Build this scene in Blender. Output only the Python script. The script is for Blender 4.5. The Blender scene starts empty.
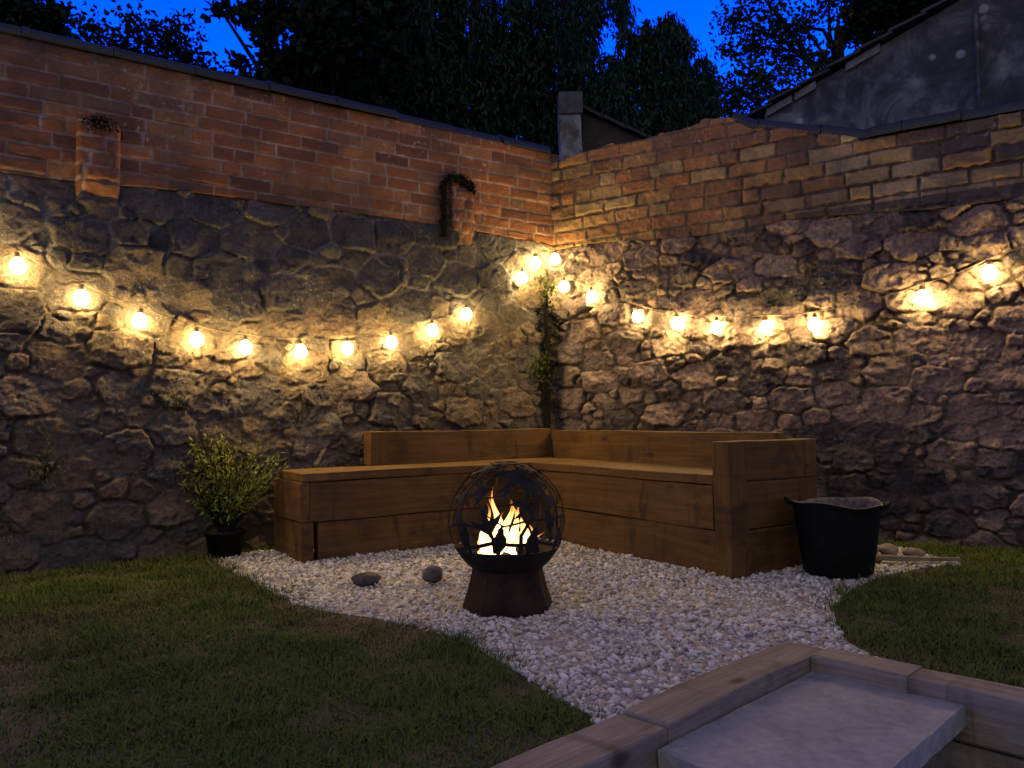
import bpy, bmesh, math, random
import numpy as np
from mathutils import Vector, Matrix

random.seed(7)
R = np.random.default_rng(11)
rad = math.radians
scene = bpy.context.scene
COL = scene.collection

# ------------------------------------------------------------------ helpers
def tag(o, label=None, cat=None, group=None, kind=None):
    if label: o['label'] = label
    if cat: o['category'] = cat
    if group: o['group'] = group
    if kind: o['kind'] = kind
    return o

def empty(name, loc, rz=0.0, label=None, cat=None, group=None):
    o = bpy.data.objects.new(name, None)
    COL.objects.link(o)
    o.location = loc
    o.rotation_euler = (0, 0, rz)
    o.empty_display_size = .1
    return tag(o, label, cat, group)

def link(name, me, mat, parent=None, loc=(0, 0, 0), rz=0.0, smooth=False):
    o = bpy.data.objects.new(name, me)
    COL.objects.link(o)
    if mat: me.materials.append(mat)
    if parent: o.parent = parent
    o.location = loc
    o.rotation_euler = (0, 0, rz)
    if smooth:
        me.polygons.foreach_set('use_smooth', np.ones(len(me.polygons), dtype=bool))
    return o

def mesh_np(name, V, F, attrs=None):
    """V (n,3) array, F (m,k) int array (k = 3 or 4)"""
    me = bpy.data.meshes.new(name)
    V = np.asarray(V, dtype=np.float32); F = np.asarray(F, dtype=np.int32)
    m, k = F.shape
    me.vertices.add(len(V)); me.vertices.foreach_set('co', V.ravel())
    me.loops.add(m*k); me.loops.foreach_set('vertex_index', F.ravel())
    me.polygons.add(m)
    me.polygons.foreach_set('loop_start', np.arange(0, m*k, k, dtype=np.int32))
    me.update(calc_edges=True)
    if attrs:
        for n, a in attrs.items():
            at = me.attributes.new(n, 'FLOAT', 'POINT')
            at.data.foreach_set('value', np.asarray(a, dtype=np.float32))
    me.validate()
    return me

class MB:
    """collects primitive shapes into one mesh"""
    def __init__(s): s.v = []; s.f = []
    def add(s, vs, fs):
        b = len(s.v); s.v += [tuple(x) for x in vs]; s.f += [tuple(i+b for i in f) for f in fs]
    def tube(s, pts, rs, n=8, cap=True):
        pts = [Vector(p) for p in pts]
        if not hasattr(rs, '__len__'): rs = [rs]*len(pts)
        rings = []
        ref = Vector((.13, .21, 1)).normalized()
        for i, p in enumerate(pts):
            d = (pts[min(i+1, len(pts)-1)]-pts[max(i-1, 0)]).normalized()
            if abs(d.dot(ref)) > .95: ref = Vector((1, .1, .05)).normalized()
            a = d.cross(ref).normalized(); b = d.cross(a)
            rings.append([p+(a*math.cos(2*math.pi*k/n)+b*math.sin(2*math.pi*k/n))*rs[i] for k in range(n)])
        vs = [q for r in rings for q in r]; fs = []
        for i in range(len(pts)-1):
            for k in range(n):
                fs.append((i*n+k, i*n+(k+1) % n, (i+1)*n+(k+1) % n, (i+1)*n+k))
        if cap:
            fs.append(tuple(range(n))); fs.append(tuple((len(pts)-1)*n+k for k in reversed(range(n))))
        s.add(vs, fs)
    def lathe(s, prof, n=32, c=(0, 0, 0), jit=0):
        vs = []; fs = []
        for r, z in prof:
            for k in range(n):
                a = 2*math.pi*k/n; j = 1+random.uniform(-jit, jit)
                vs.append((c[0]+r*j*math.cos(a), c[1]+r*j*math.sin(a), c[2]+z))
        for i in range(len(prof)-1):
            for k in range(n):
                fs.append((i*n+k, i*n+(k+1) % n, (i+1)*n+(k+1) % n, (i+1)*n+k))
        s.add(vs, fs)
    def build(s, name, mat, parent=None, loc=(0, 0, 0), rz=0, smooth=False):
        me = bpy.data.meshes.new(name); me.from_pydata(s.v, [], s.f); me.update()
        bm = bmesh.new(); bm.from_mesh(me); bmesh.ops.recalc_face_normals(bm, faces=bm.faces); bm.to_mesh(me); bm.free()
        return link(name, me, mat, parent, loc, rz, smooth)

def board_mesh(name, sx, sy, sz, bev=.006, cuts=10, wob=.0025):
    """a sawn timber: box along local x, bevelled, slightly wavy"""
    bm = bmesh.new()
    bmesh.ops.create_cube(bm, size=1)
    for v in bm.verts: v.co = Vector((v.co.x*sx, v.co.y*sy, v.co.z*sz))
    ed = [e for e in bm.edges if abs((e.verts[0].co-e.verts[1].co).normalized().x) > .9]
    bmesh.ops.subdivide_edges(bm, edges=ed, cuts=cuts)
    eb = [e for e in bm.edges if len(e.link_faces) == 2 and e.calc_face_angle(0) > .5]
    bmesh.ops.bevel(bm, geom=eb, offset=bev, segments=2, affect='EDGES', profile=.6)
    ph = random.uniform(0, 9)
    for v in bm.verts:
        v.co.y += wob*math.sin(v.co.x*7+ph)+random.uniform(-1, 1)*wob*.4
        v.co.z += wob*math.sin(v.co.x*5+ph*2)+random.uniform(-1, 1)*wob*.4
    me = bpy.data.meshes.new(name); bm.to_mesh(me); bm.free()
    return me

def board(name, s, c, mat, parent=None, axis='x', bev=.006, rz=0.0, wob=.0025):
    me = board_mesh(name, s[0], s[1], s[2], bev, wob=wob)
    return link(name, me, mat, parent, c, rz+(math.pi/2 if axis == 'y' else 0))

# numpy noise
TAB = R.random((256, 256)).astype(np.float32)
def vnoise(x, y):
    xi = np.floor(x).astype(int); yi = np.floor(y).astype(int)
    fx = x-xi; fy = y-yi; fx = fx*fx*(3-2*fx); fy = fy*fy*(3-2*fy)
    a = TAB[xi & 255, yi & 255]; b = TAB[(xi+1) & 255, yi & 255]
    c = TAB[xi & 255, (yi+1) & 255]; d = TAB[(xi+1) & 255, (yi+1) & 255]
    return (a*(1-fx)+b*fx)*(1-fy)+(c*(1-fx)+d*fx)*fy-.5
def fbm(x, y, f=1., o=4, ox=0.):
    r = 0; a = 1.
    for i in range(o):
        r = r+a*vnoise(x*f+17.3*i+ox, y*f+9.1*i+ox*1.7); a *= .5; f *= 2.03
    return r
def inpoly(px, py, poly):
    r = np.zeros(px.shape, bool); n = len(poly)
    for i in range(n):
        x1, y1 = poly[i]; x2, y2 = poly[(i+1) % n]
        if y1 == y2: continue
        c = ((y1 > py) != (y2 > py)) & (px < (x2-x1)*(py-y1)/(y2-y1)+x1)
        r ^= c
    return r
def hsh(i, j, k):
    return TAB[(i*7+j*131+k*53) & 255, (j*11+i*57+k*97) & 255]
def cell(x, y, f, k=0):
    """cellular noise: edge distance, a random value per cell, a tilted facet per cell"""
    X = x*f; Y = y*f; xi = np.floor(X).astype(int); yi = np.floor(Y).astype(int)
    F1 = np.full(X.shape, 9.); F2 = F1.copy(); rv = np.zeros(X.shape); fc = np.zeros(X.shape)
    for a in (-1, 0, 1):
        for b in (-1, 0, 1):
            i, j = xi+a, yi+b
            dx = X-i-hsh(i, j, k+1); dy = Y-j-hsh(i, j, k+2); d = np.sqrt(dx*dx+dy*dy)
            m = d < F1
            F2 = np.where(m, F1, np.minimum(F2, d))
            rv = np.where(m, hsh(i, j, k+3), rv)
            fc = np.where(m, (hsh(i, j, k+4)-.5)*dx+(hsh(i, j, k+5)-.5)*dy+(hsh(i, j, k+6)-.5)*.8, fc)
            F1 = np.where(m, d, F1)
    return F2-F1, rv, fc
def sstep(t): t = np.clip(t, 0, 1); return t*t*(3-2*t)

# ------------------------------------------------------------------ materials
class NT:
    def __init__(s, name):
        s.m = bpy.data.materials.new(name); s.m.use_nodes = True
        s.t = s.m.node_tree; s.t.nodes.clear()
        s.out = s.n('OutputMaterial'); s.bsdf = s.n('BsdfPrincipled')
        s.l(s.bsdf, 0, s.out, 0)
    def n(s, ty, props=None, **inp):
        nd = s.t.nodes.new('ShaderNode'+ty)
        for k, v in (props or {}).items(): setattr(nd, k, v)
        for k, v in inp.items():
            key = k.replace('_', ' ')
            if key.startswith('in'): key = int(key[2:])
            if isinstance(v, tuple) and len(v) == 2 and hasattr(v[0], 'outputs'): s.t.links.new(v[0].outputs[v[1]], nd.inputs[key])
            elif hasattr(v, 'outputs'): s.t.links.new(v.outputs[0], nd.inputs[key])
            else: nd.inputs[key].default_value = v
        return nd
    def l(s, a, i, b, j): s.t.links.new(a.outputs[i], b.inputs[j])
    def ramp(s, fac, stops):
        r = s.n('ValToRGB', Fac=fac); e = r.color_ramp.elements
        while len(e) < len(stops): e.new(.5)
        for q, (p, c) in zip(e, stops): q.position = p; q.color = (*c, 1)
        return r
    def mix(s, fac, a, b, mode='MIX'):
        m = s.n('MixRGB', {'blend_type': mode})
        for i, v in ((0, fac), (1, a), (2, b)):
            if hasattr(v, 'outputs'): s.t.links.new(v.outputs[0], m.inputs[i])
            elif isinstance(v, tuple): m.inputs[i].default_value = (*v, 1)
            else: m.inputs[i].default_value = v
        return m
    def noise(s, scale, detail=4, rough=.55, vec=None, dist=0.):
        k = dict(Scale=scale, Detail=detail, Roughness=rough, Distortion=dist)
        if vec: k['Vector'] = vec
        return s.n('TexNoise', **k)
    def obj(s, scale=(1, 1, 1), rnd=False):
        tc = s.n('TexCoord')
        mp = s.n('Mapping', Vector=(tc, 3), Scale=scale)
        if rnd:
            oi = s.n('ObjectInfo')
            mu = s.n('Math', {'operation': 'MULTIPLY'}, in0=(oi, 5), in1=37.0)
            cx = s.n('CombineXYZ', X=mu, Y=mu, Z=mu)
            s.l(cx, 0, mp, 1)
        return mp
    def bump(s, h, strength=.4, dist=.01):
        b = s.n('Bump', Strength=strength, Distance=dist, Height=h)
        s.l(b, 0, s.bsdf, 'Normal')
    def done(s, color=None, rough=.8, spec=.3, metal=0.):
        if hasattr(color, 'outputs'): s.l(color, 0, s.bsdf, 'Base Color')
        elif color: s.bsdf.inputs['Base Color'].default_value = (*color, 1)
        if hasattr(rough, 'outputs'): s.l(rough, 0, s.bsdf, 'Roughness')
        else: s.bsdf.inputs['Roughness'].default_value = rough
        s.bsdf.inputs['Specular IOR Level'].default_value = spec
        s.bsdf.inputs['Metallic'].default_value = metal
        return s.m

def simple(name, c, rough=.8, spec=.3, metal=0, nz=0., scale=20):
    k = NT(name)
    if nz:
        n = k.noise(scale, 5, .6, k.obj())
        col = k.ramp(n, [(.3, tuple(x*(1-nz) for x in c)), (.7, tuple(min(1, x*(1+nz)) for x in c))])
        k.bump(n, .3, .005)
        return k.done(col, rough, spec, metal)
    return k.done(c, rough, spec, metal)

def stone_mat(name, stops, mortar, moss, mosscut=.62, pointing=None):
    k = NT(name)
    a = k.n('Attribute', {'attribute_name': 'rnd'}); m = k.n('Attribute', {'attribute_name': 'mort'})
    o = k.obj()
    base = k.ramp((a, 2), stops)
    n1 = k.noise(9, 8, .65, o); n2 = k.noise(45, 6, .7, o)
    v1 = k.ramp(n1, [(.25, (.45, .45, .45)), (.75, (1.35, 1.3, 1.25))])
    c = k.mix(.8, base, v1, 'MULTIPLY')
    v2 = k.ramp(n2, [(.32, (.4, .4, .4)), (.68, (1.45, 1.45, 1.45))])
    c = k.mix(.7, c, v2, 'MULTIPLY')
    mo = k.mix(.7, mortar, v2, 'MULTIPLY')
    if pointing:
        sz = k.n('SeparateXYZ', Vector=k.obj())
        hz = k.n('MapRange', Value=(sz, 2), in1=1.45, in2=1.75)
        mo2 = k.mix(.7, pointing, v2, 'MULTIPLY'); mo3 = k.mix(0, mo, mo2); k.l(hz, 0, mo3, 0); mo = mo3
    c = k.mix(0, c, mo); k.l(m, 2, c, 0)
    # lime bloom and lichen specks
    n4 = k.noise(70, 3, .6, o); n5 = k.noise(2.3, 3, .5, o)
    s1 = k.ramp(n4, [(.63, (0, 0, 0)), (.69, (1, 1, 1))]); s2 = k.ramp(n5, [(.5, (0, 0, 0)), (.62, (1, 1, 1))])
    sp = k.mix(1, s1, s2, 'MULTIPLY')
    c = k.mix(sp, c, (.42, .39, .32))
    n3 = k.noise(3.1, 7, .7, o)
    mk = k.ramp(n3, [(mosscut, (0, 0, 0)), (mosscut+.06, (1, 1, 1))])
    mk2 = k.mix(1, mk, k.ramp(n2, [(.4, (0, 0, 0)), (.6, (1, 1, 1))]), 'MULTIPLY')
    c = k.mix(mk2, c, moss)
    add = k.n('Math', {'operation': 'ADD'}, in0=n1, in1=n2)
    k.bump(add, .95, .02)
    return k.done(c, .88, .25)

def brick_mat(name, stops, mortar, bloom):
    k = NT(name)
    a = k.n('Attribute', {'attribute_name': 'rnd'}); m = k.n('Attribute', {'attribute_name': 'mort'})
    o = k.obj()
    base = k.ramp((a, 2), stops)
    n1 = k.noise(5, 6, .6, o); n2 = k.noise(60, 5, .65, o)
    c = k.mix(.75, base, k.ramp(n1, [(.25, (.5, .5, .52)), (.75, (1.3, 1.25, 1.2))]), 'MULTIPLY')
    c = k.mix(.6, c, k.ramp(n2, [(.3, (.6, .6, .6)), (.7, (1.25, 1.25, 1.25))]), 'MULTIPLY')
    mo = k.mix(.7, mortar, k.ramp(n1, [(.35, (.3, .28, .27)), (.62, (1.5, 1.45, 1.4))]), 'MULTIPLY')
    c = k.mix(0, c, mo); k.l(m, 2, c, 0)
    n3 = k.noise(26, 4, .6, o); n5 = k.noise(1.9, 3, .5, o)
    sp = k.mix(1, k.ramp(n3, [(.58, (0, 0, 0)), (.70, (.85, .85, .85))]), k.ramp(n5, [(.5, (0, 0, 0)), (.58, (1, 1, 1))]), 'MULTIPLY')
    c = k.mix(sp, c, bloom)
    n6 = k.noise(1.3, 6, .65, o)
    c = k.mix(k.ramp(n6, [(.46, (0, 0, 0)), (.66, (.8, .8, .8))]), c, (.055, .047, .043))
    add = k.n('Math', {'operation': 'ADD'}, in0=n1, in1=n2)
    k.bump(add, .5, .008)
    return k.done(c, .9, .2)

def wood_mat(name, dark, mid, light, rough=.75, stain=(.02, .014, .01), grain=1.0, stain_amt=.7):
    k = NT(name)
    o = k.obj((1, 1, 1), rnd=True)
    st = k.n('Mapping', Vector=o, Scale=(1.2, 22, 22))
    g1 = k.noise(1.5, 6, .6, st, .6)
    st2 = k.n('Mapping', Vector=o, Scale=(3.5, 90, 90))
    g2 = k.noise(1.2, 3, .6, st2)
    big = k.noise(2.2, 4, .5, o)
    c = k.ramp(g1, [(.2, dark), (.5, mid), (.82, light)])
    c = k.mix(.5*grain, c, k.ramp(g2, [(.3, (.5, .5, .5)), (.65, (1.15, 1.15, 1.15))]), 'MULTIPLY')
    c = k.mix(.7, c, k.ramp(big, [(.3, (.55, .53, .5)), (.7, (1.25, 1.2, 1.15))]), 'MULTIPLY')
    # knots and cross stains
    kn = k.n('TexVoronoi', Vector=k.n('Mapping', Vector=o, Scale=(1.0, 2.2, 2.2)), Scale=2.6)
    c = k.mix(k.ramp(kn, [(.05, (.9, .9, .9)), (.12, (0, 0, 0))]), c, stain)
    sv = k.n('Mapping', Vector=o, Scale=(7, .8, 1.6))
    sn = k.noise(1.3, 5, .6, sv, .8)
    c = k.mix(k.ramp(sn, [(.58, (0, 0, 0)), (.72, (stain_amt,)*3)]), c, stain)
    bl = k.noise(4.5, 6, .65, o, .4)
    c = k.mix(k.ramp(bl, [(.52, (0, 0, 0)), (.68, (.55, .55, .55))]), c, stain)
    k.bump(k.mix(.4, g1, g2), .35, .006)
    return k.done(c, rough, .25)

def leaf_mat(name, a, b, rough=.6):
    k = NT(name)
    g = k.n('NewGeometry')
    c = k.ramp((g, 'Random Per Island'), [(.1, a), (.9, b)])
    return k.done(c, .9 if rough == .6 else rough, .06)

def emit_mat(name, col, strength):
    k = NT(name)
    e = k.n('Emission', Color=(*col, 1), Strength=strength)
    k.l(e, 0, k.out, 0)
    return k.m

M = {}
M['stone_left'] = stone_mat('stone_left', [(0, (.05, .05, .06)), (.3, (.1, .092, .095)), (.55, (.135, .108, .085)), (.8, (.165, .12, .09)), (1, (.11, .105, .11))],
                            (.12, .1, .08), (.05, .055, .02), pointing=(.155, .15, .15))
M['stone_right'] = stone_mat('stone_right', [(0, (.042, .040, .052)), (.2, (.12, .098, .105)), (.4, (.19, .146, .142)), (.55, (.24, .18, .16)), (.8, (.2, .145, .145)), (1, (.33, .26, .22))],
                             (.095, .076, .064), (.05, .052, .025), .66)
M['brick_left'] = brick_mat('brick_left', [(0, (.13, .058, .038)), (.2, (.22, .09, .045)), (.6, (.29, .12, .052)), (.85, (.34, .16, .07)), (1, (.21, .12, .075))],
                            (.3, .23, .18), (.5, .45, .4))
M['brick_right'] = brick_mat('brick_right', [(0, (.05, .05, .055)), (.2, (.14, .095, .065)), (.5, (.28, .13, .06)), (.75, (.31, .2, .09)), (1, (.33, .265, .165))],
                             (.085, .068, .055), (.33, .3, .27))
M['coping'] = simple('coping_slate', (.015, .017, .024), .55, .45, nz=.35, scale=9)
M['bench_wood'] = wood_mat('bench_wood', (.06, .029, .010), (.112, .057, .019), (.175, .095, .033), grain=.5, stain_amt=.85)
M['sleeper_wood'] = wood_mat('sleeper_wood', (.14, .117, .093), (.245, .208, .17), (.35, .303, .25), .85, stain=(.06, .045, .035))
M['pale_wood'] = wood_mat('pale_wood', (.2, .15, .1), (.33, .25, .16), (.45, .36, .25), .85)
M['rust'] = simple('rusty_steel', (.03, .016, .011), .85, .15, 0, nz=.55, scale=14)
M['black_steel'] = simple('black_steel', (.018, .016, .016), .7, .15, 0, nz=.5, scale=18)
M['plastic'] = simple('black_plastic', (.006, .006, .006), .65, .15, 0, nz=.4, scale=25)
M['plastic_rim'] = simple('dusty_plastic', (.16, .14, .115), .8, .2, 0, nz=.6, scale=30)
M['wire'] = simple('black_rubber', (.01, .01, .01), .5, .4)
M['socket'] = simple('brown_bakelite', (.14, .1, .06), .5, .4)
M['bulb'] = emit_mat('lit_bulb', (1.0, .66, .225), 155.0)
M['earth'] = simple('bare_earth', (.09, .072, .052), .95, .1, 0, nz=.5, scale=6)
M['cobble'] = simple('grey_cobble', (.075, .07, .07), .8, .25, 0, nz=.4, scale=22)
M['rubble'] = simple('rubble_stone', (.2, .16, .13), .85, .25, 0, nz=.45, scale=22)
M['bark'] = simple('bark', (.016, .014, .012), .95, .1, 0, nz=.5, scale=12)
M['charred'] = simple('charred_log', (.02, .016, .014), .9, .2, 0, nz=.6, scale=20)
M['leaf_dark'] = leaf_mat('leaf_dark', (.010, .018, .012), (.02, .034, .018))
M['leaf_mid'] = leaf_mat('leaf_mid', (.02, .035, .014), (.045, .065, .025))
M['leaf_willow'] = leaf_mat('leaf_willow', (.018, .04, .03), (.034, .066, .042))
M['leaf_shrub'] = leaf_mat('leaf_shrub', (.1, .125, .024), (.24, .26, .06))
M['leaf_weed'] = leaf_mat('leaf_weed', (.025, .042, .012), (.075, .09, .024))
M['moss'] = leaf_mat('dark_moss', (.005, .005, .005), (.012, .013, .01), .9)
M['slate'] = simple('roof_slate', (.035, .034, .038), .7, .3, 0, nz=.45, scale=8)
M['dark_brick'] = simple('dark_brick', (.06, .045, .04), .9, .2, 0, nz=.4, scale=10)

def mk_render():
    k = NT('weathered_render')
    o = k.obj()
    n = k.noise(2.3, 9, .7, o, .8); n2 = k.noise(14, 5, .6, o)
    c = k.ramp(n, [(.36, (.035, .037, .04)), (.48, (.06, .061, .065)), (.58, (.14, .14, .14)), (.72, (.25, .245, .24))])
    c = k.mix(.6, c, k.ramp(n2, [(.3, (.6, .6, .6)), (.7, (1.25, 1.25, 1.25))]), 'MULTIPLY')
    v = k.n('TexVoronoi', Vector=o, Scale=5.5)
    nb = k.noise(.9, 2, .5, o)
    sp = k.mix(1, k.ramp(v, [(.14, (1, 1, 1)), (.22, (0, 0, 0))]), k.ramp(nb, [(.45, (0, 0, 0)), (.55, (1, 1, 1))]), 'MULTIPLY')
    c = k.mix(sp, c, (.3, .29, .28))
    k.bump(n2, .4, .01)
    return k.done(c, .92, .2)
M['render'] = mk_render()
def mk_flaky():
    k = NT('flaking_paint')
    o = k.obj()
    n = k.noise(6, 6, .65, o, .4); n2 = k.noise(30, 4, .6, o)
    c = k.ramp(n, [(.42, (.11, .08, .065)), (.52, (.2, .205, .2)), (.7, (.36, .36, .34))])
    c = k.mix(.4, c, k.ramp(n2, [(.3, (.5, .5, .5)), (.7, (1.2, 1.2, 1.2))]), 'MULTIPLY')
    k.bump(n, .5, .01)
    return k.done(c, .9, .2)
M['flaky'] = mk_flaky()
def mk_gravel():
    k = NT('white_marble_chips')
    g = k.n('NewGeometry')
    c = k.ramp((g, 'Random Per Island'), [(0, (.2, .17, .16)), (.14, (.38, .34, .33)), (.4, (.58, .55, .54)), (.7, (.68, .66, .66)), (.8, (.46, .43, .33)), (.9, (.5, .38, .31)), (1, (.76, .75, .75))])
    n = k.noise(60, 3, .6, k.obj())
    c = k.mix(.4, c, k.ramp(n, [(.3, (.7, .7, .7)), (.7, (1.1, 1.1, 1.1))]), 'MULTIPLY')
    return k.done(c, .7, .3)
M['gravel'] = mk_gravel()
M['gravel_bed'] = simple('gravel_bed', (.28, .26, .25), .9, .2, 0, nz=.5, scale=60)
def mk_slab():
    k = NT('riven_slab')
    o = k.obj()
    n = k.noise(2.5, 7, .6, o, 1.2); n2 = k.noise(35, 5, .6, o)
    c = k.ramp(n, [(.3, (.19, .188, .205)), (.5, (.275, .27, .285)), (.7, (.34, .32, .32))])
    c = k.mix(.6, c, k.ramp(n2, [(.3, (.7, .7, .7)), (.7, (1.2, 1.2, 1.2))]), 'MULTIPLY')
    n3 = k.noise(1.3, 3, .5, k.obj((2.4, .8, 1)), .25); n4 = k.noise(7, 5, .7, o)
    c = k.mix(k.ramp(n3, [(.485, (0, 0, 0)), (.5, (.2, .2, .2)), (.515, (0, 0, 0))]), c, (.1, .085, .08))       # veins in the stone
    c = k.mix(k.ramp(n4, [(.55, (0, 0, 0)), (.72, (.3, .3, .3))]), c, (.17, .14, .12))
    k.bump(k.mix(.4, n, n2), .7, .03)
    return k.done(c, .8, .3)
M['slab'] = mk_slab()
def mk_grass():
    k = NT('grass_blade')
    a = k.n('Attribute', {'attribute_name': 'tint'})
    g = k.n('NewGeometry')
    c = k.ramp((a, 2), [(0, (.19, .15, .085)), (.2, (.108, .112, .04)), (.5, (.066, .098, .019)), (1, (.092, .128, .025))])
    c = k.mix(.7, c, k.ramp((g, 'Random Per Island'), [(0, (.6, .6, .6)), (1, (1.3, 1.3, 1.25))]), 'MULTIPLY')
    return k.done(c, .75, .12)
M['grass'] = mk_grass()
def mk_flame():
    k = NT('flame')
    a = k.n('Attribute', {'attribute_name': 'glowing'})
    c = k.ramp((a, 2), [(0, (1, .24, .035)), (.25, (1, .38, .09)), (.6, (1, .55, .2)), (1, (1, .66, .34))])
    st = k.n('MapRange', Value=(a, 2), in1=0., in2=1., in3=1.6, in4=7.)
    e = k.n('Emission', Color=c, Strength=(st, 0))
    tr = k.n('BsdfTransparent'); al = k.n('MapRange', Value=(a, 2), in1=.0, in2=.6, in3=.04, in4=1.)
    mx = k.n('MixShader', Fac=(al, 0)); k.l(tr, 0, mx, 1); k.l(e, 0, mx, 2)
    k.l(mx, 0, k.out, 0)
    return k.m
M['flame'] = mk_flame()
M['ember'] = emit_mat('ember', (1, .22, .04), 2.2)

# ------------------------------------------------------------------ camera, sky
F_PX, YH, CAMH = 785.0, 417.2, .8
cd = bpy.data.cameras.new('camera'); cam = bpy.data.objects.new('camera', cd); COL.objects.link(cam)
cd.sensor_width = 36; cd.lens = F_PX/1024*36; cd.clip_end = 500; cd.clip_start = .05
pitch = math.atan((YH-384)/F_PX)
cam.matrix_world = Matrix.Translation((0, 0, CAMH)) @ Matrix.Rotation(rad(90)+pitch, 4, 'X') @ Matrix.Rotation(-.0113, 4, 'Z')
scene.camera = cam

def PX(px, py, Y):
    """a point at depth Y seen at about this place of the photograph"""
    return np.array([(px-512)/F_PX*Y, Y, CAMH+(YH-py-.0113*(px-512))/F_PX*Y])

w = bpy.data.worlds.new('World'); scene.world = w; w.use_nodes = True
nt = w.node_tree; nt.nodes.clear()
wo = nt.nodes.new('ShaderNodeOutputWorld'); bg = nt.nodes.new('ShaderNodeBackground')
sky = nt.nodes.new('ShaderNodeTexSky'); sky.sky_type = 'NISHITA'; sky.sun_disc = False
sky.sun_elevation = rad(1.0); sky.sun_rotation = rad(195); sky.air_density = 1.2; sky.ozone_density = 4.0; sky.dust_density = .3
tint = nt.nodes.new('ShaderNodeMixRGB'); tint.blend_type = 'MULTIPLY'; tint.inputs[0].default_value = 1
tint.inputs[2].default_value = (.1, 12.5, 93., 1)
nt.links.new(sky.outputs[0], tint.inputs[1])
# western afterglow behind the camera
tc = nt.nodes.new('ShaderNodeTexCoord'); sx = nt.nodes.new('ShaderNodeSeparateXYZ'); nt.links.new(tc.outputs[0], sx.inputs[0])
mr = nt.nodes.new('ShaderNodeMapRange'); mr.inputs[1].default_value = .3; mr.inputs[2].default_value = -.7
nt.links.new(sx.outputs[1], mr.inputs[0])
gl = nt.nodes.new('ShaderNodeMixRGB'); nt.links.new(mr.outputs[0], gl.inputs[0]); nt.links.new(tint.outputs[0], gl.inputs[1])
gl.inputs[2].default_value = (6.8, 6.5, 6.5, 1)
# the sky darkens towards the zenith
mz = nt.nodes.new('ShaderNodeMapRange'); mz.inputs[1].default_value = .3; mz.inputs[2].default_value = .75; mz.inputs[3].default_value = 1.05; mz.inputs[4].default_value = .10
nt.links.new(sx.outputs[2], mz.inputs[0])
zm = nt.nodes.new('ShaderNodeMixRGB'); zm.blend_type = 'MULTIPLY'; zm.inputs[0].default_value = 1
nt.links.new(tint.outputs[0], zm.inputs[1]); nt.links.new(mz.outputs[0], zm.inputs[2])
nt.links.new(zm.outputs[0], gl.inputs[1])
nt.links.new(gl.outputs[0], bg.inputs[0]); bg.inputs[1].default_value = .05
nt.links.new(bg.outputs[0], wo.inputs[0])
# soft light of the bright western dusk sky
sd = bpy.data.lights.new('dusk_sun', 'SUN'); sd.energy = .16; sd.angle = rad(60); sd.color = (1, .9, .88)
so = bpy.data.objects.new('dusk_sun', sd); COL.objects.link(so)
so.rotation_euler = (rad(38), 0, rad(-15))

scene.view_settings.view_transform = 'Standard'; scene.view_settings.look = 'None'
scene.view_settings.exposure = 0; scene.view_settings.gamma = 1

# ------------------------------------------------------------------ frames of the place
aL = .9809
TL = np.array([-math.sin(aL), -math.cos(aL)]); NL = np.array([math.cos(aL), -math.sin(aL)])
TR = np.array([math.sin(rad(58)), -math.cos(rad(58))]); NR = np.array([-math.cos(rad(58)), -math.sin(rad(58))])
C = np.array([.33, 6.144])
Ld = np.array([.713, .701]); Le = np.array([.701, -.713]); NS = np.array([.898, 2.655])   # sleeper corner
U = np.array([math.sin(aL), math.cos(aL)]); V = np.array([-U[1], U[0]]); O = np.array([.1193, 5.2566])

# ------------------------------------------------------------------ ground
def quad(name, pts, z, mat, kind='structure'):
    me = bpy.data.meshes.new(name)
    me.from_pydata([(p[0], p[1], z) for p in pts], [], [tuple(range(len(pts)))]); me.update()
    return tag(link(name, me, mat), kind=kind)
B = 60
g = MB()
for a, b in ((Ld, Le), (Ld, -Le), (-Ld, -Le)):
    q = [NS, NS+a*B, NS+a*B+b*B, NS+b*B]
    g.add([(p[0], p[1], 0) for p in q], [(0, 1, 2, 3)])
g.add([(*(NS), 0), (*(NS-Ld*B), 0), (*(NS-Ld*B), -.42), (*NS, -.42)], [(0, 1, 2, 3)])
g.add([(*(NS), 0), (*(NS+Le*B), 0), (*(NS+Le*B), -.42), (*NS, -.42)], [(0, 1, 2, 3)])
tag(g.build('ground', M['earth']), kind='structure')
quad('sunken_patio', [NS, NS-Ld*B, NS-Ld*B+Le*B, NS+Le*B], -.4, M['slab'])

GRAV = [(-1.76, 4.62), (-1.62, 4.36), (-1.179, 3.76), (-.95, 3.43), (-.763, 3.283), (-.53, 3.16), (-.363, 3.044), (-.22, 2.9), (-.1, 2.70), (.0, 2.5), (.09, 2.33),
        (.2, 2.12), (.24, 2.0), (.9, 2.66), (1.0, 2.56), (1.15, 2.5), (1.175, 2.558), (1.165, 2.776), (1.2, 2.98), (1.261, 3.124), (1.31, 3.27), (1.385, 3.376), (1.55, 3.62), (1.764, 3.84),
        (2.079, 4.06), (2.35, 4.15), (2.3, 4.62), (1.6, 5.3), (.4, 5.9), (-1.7, 4.75)]
quad('gravel_bed', GRAV, .003, M['gravel_bed'])
def in_bench(x, y, m=0.):
    dx = x-O[0]; dy = y-O[1]
    lx = dx*U[0]+dy*U[1]; ly = dx*V[0]+dy*V[1]
    return ((lx > -1.56+m) & (lx < .6) & (ly > m) & (ly < .56)) | ((lx > m) & (lx < .6) & (ly > -1.73+m) & (ly < .56))
def ico():
    bm = bmesh.new(); bmesh.ops.create_icosphere(bm, subdivisions=1, radius=1)
    v = np.array([q.co[:] for q in bm.verts]); f = np.array([[x.index for x in q.verts] for q in bm.faces]); bm.free()
    return v, f
IV, IF = ico()
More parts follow.
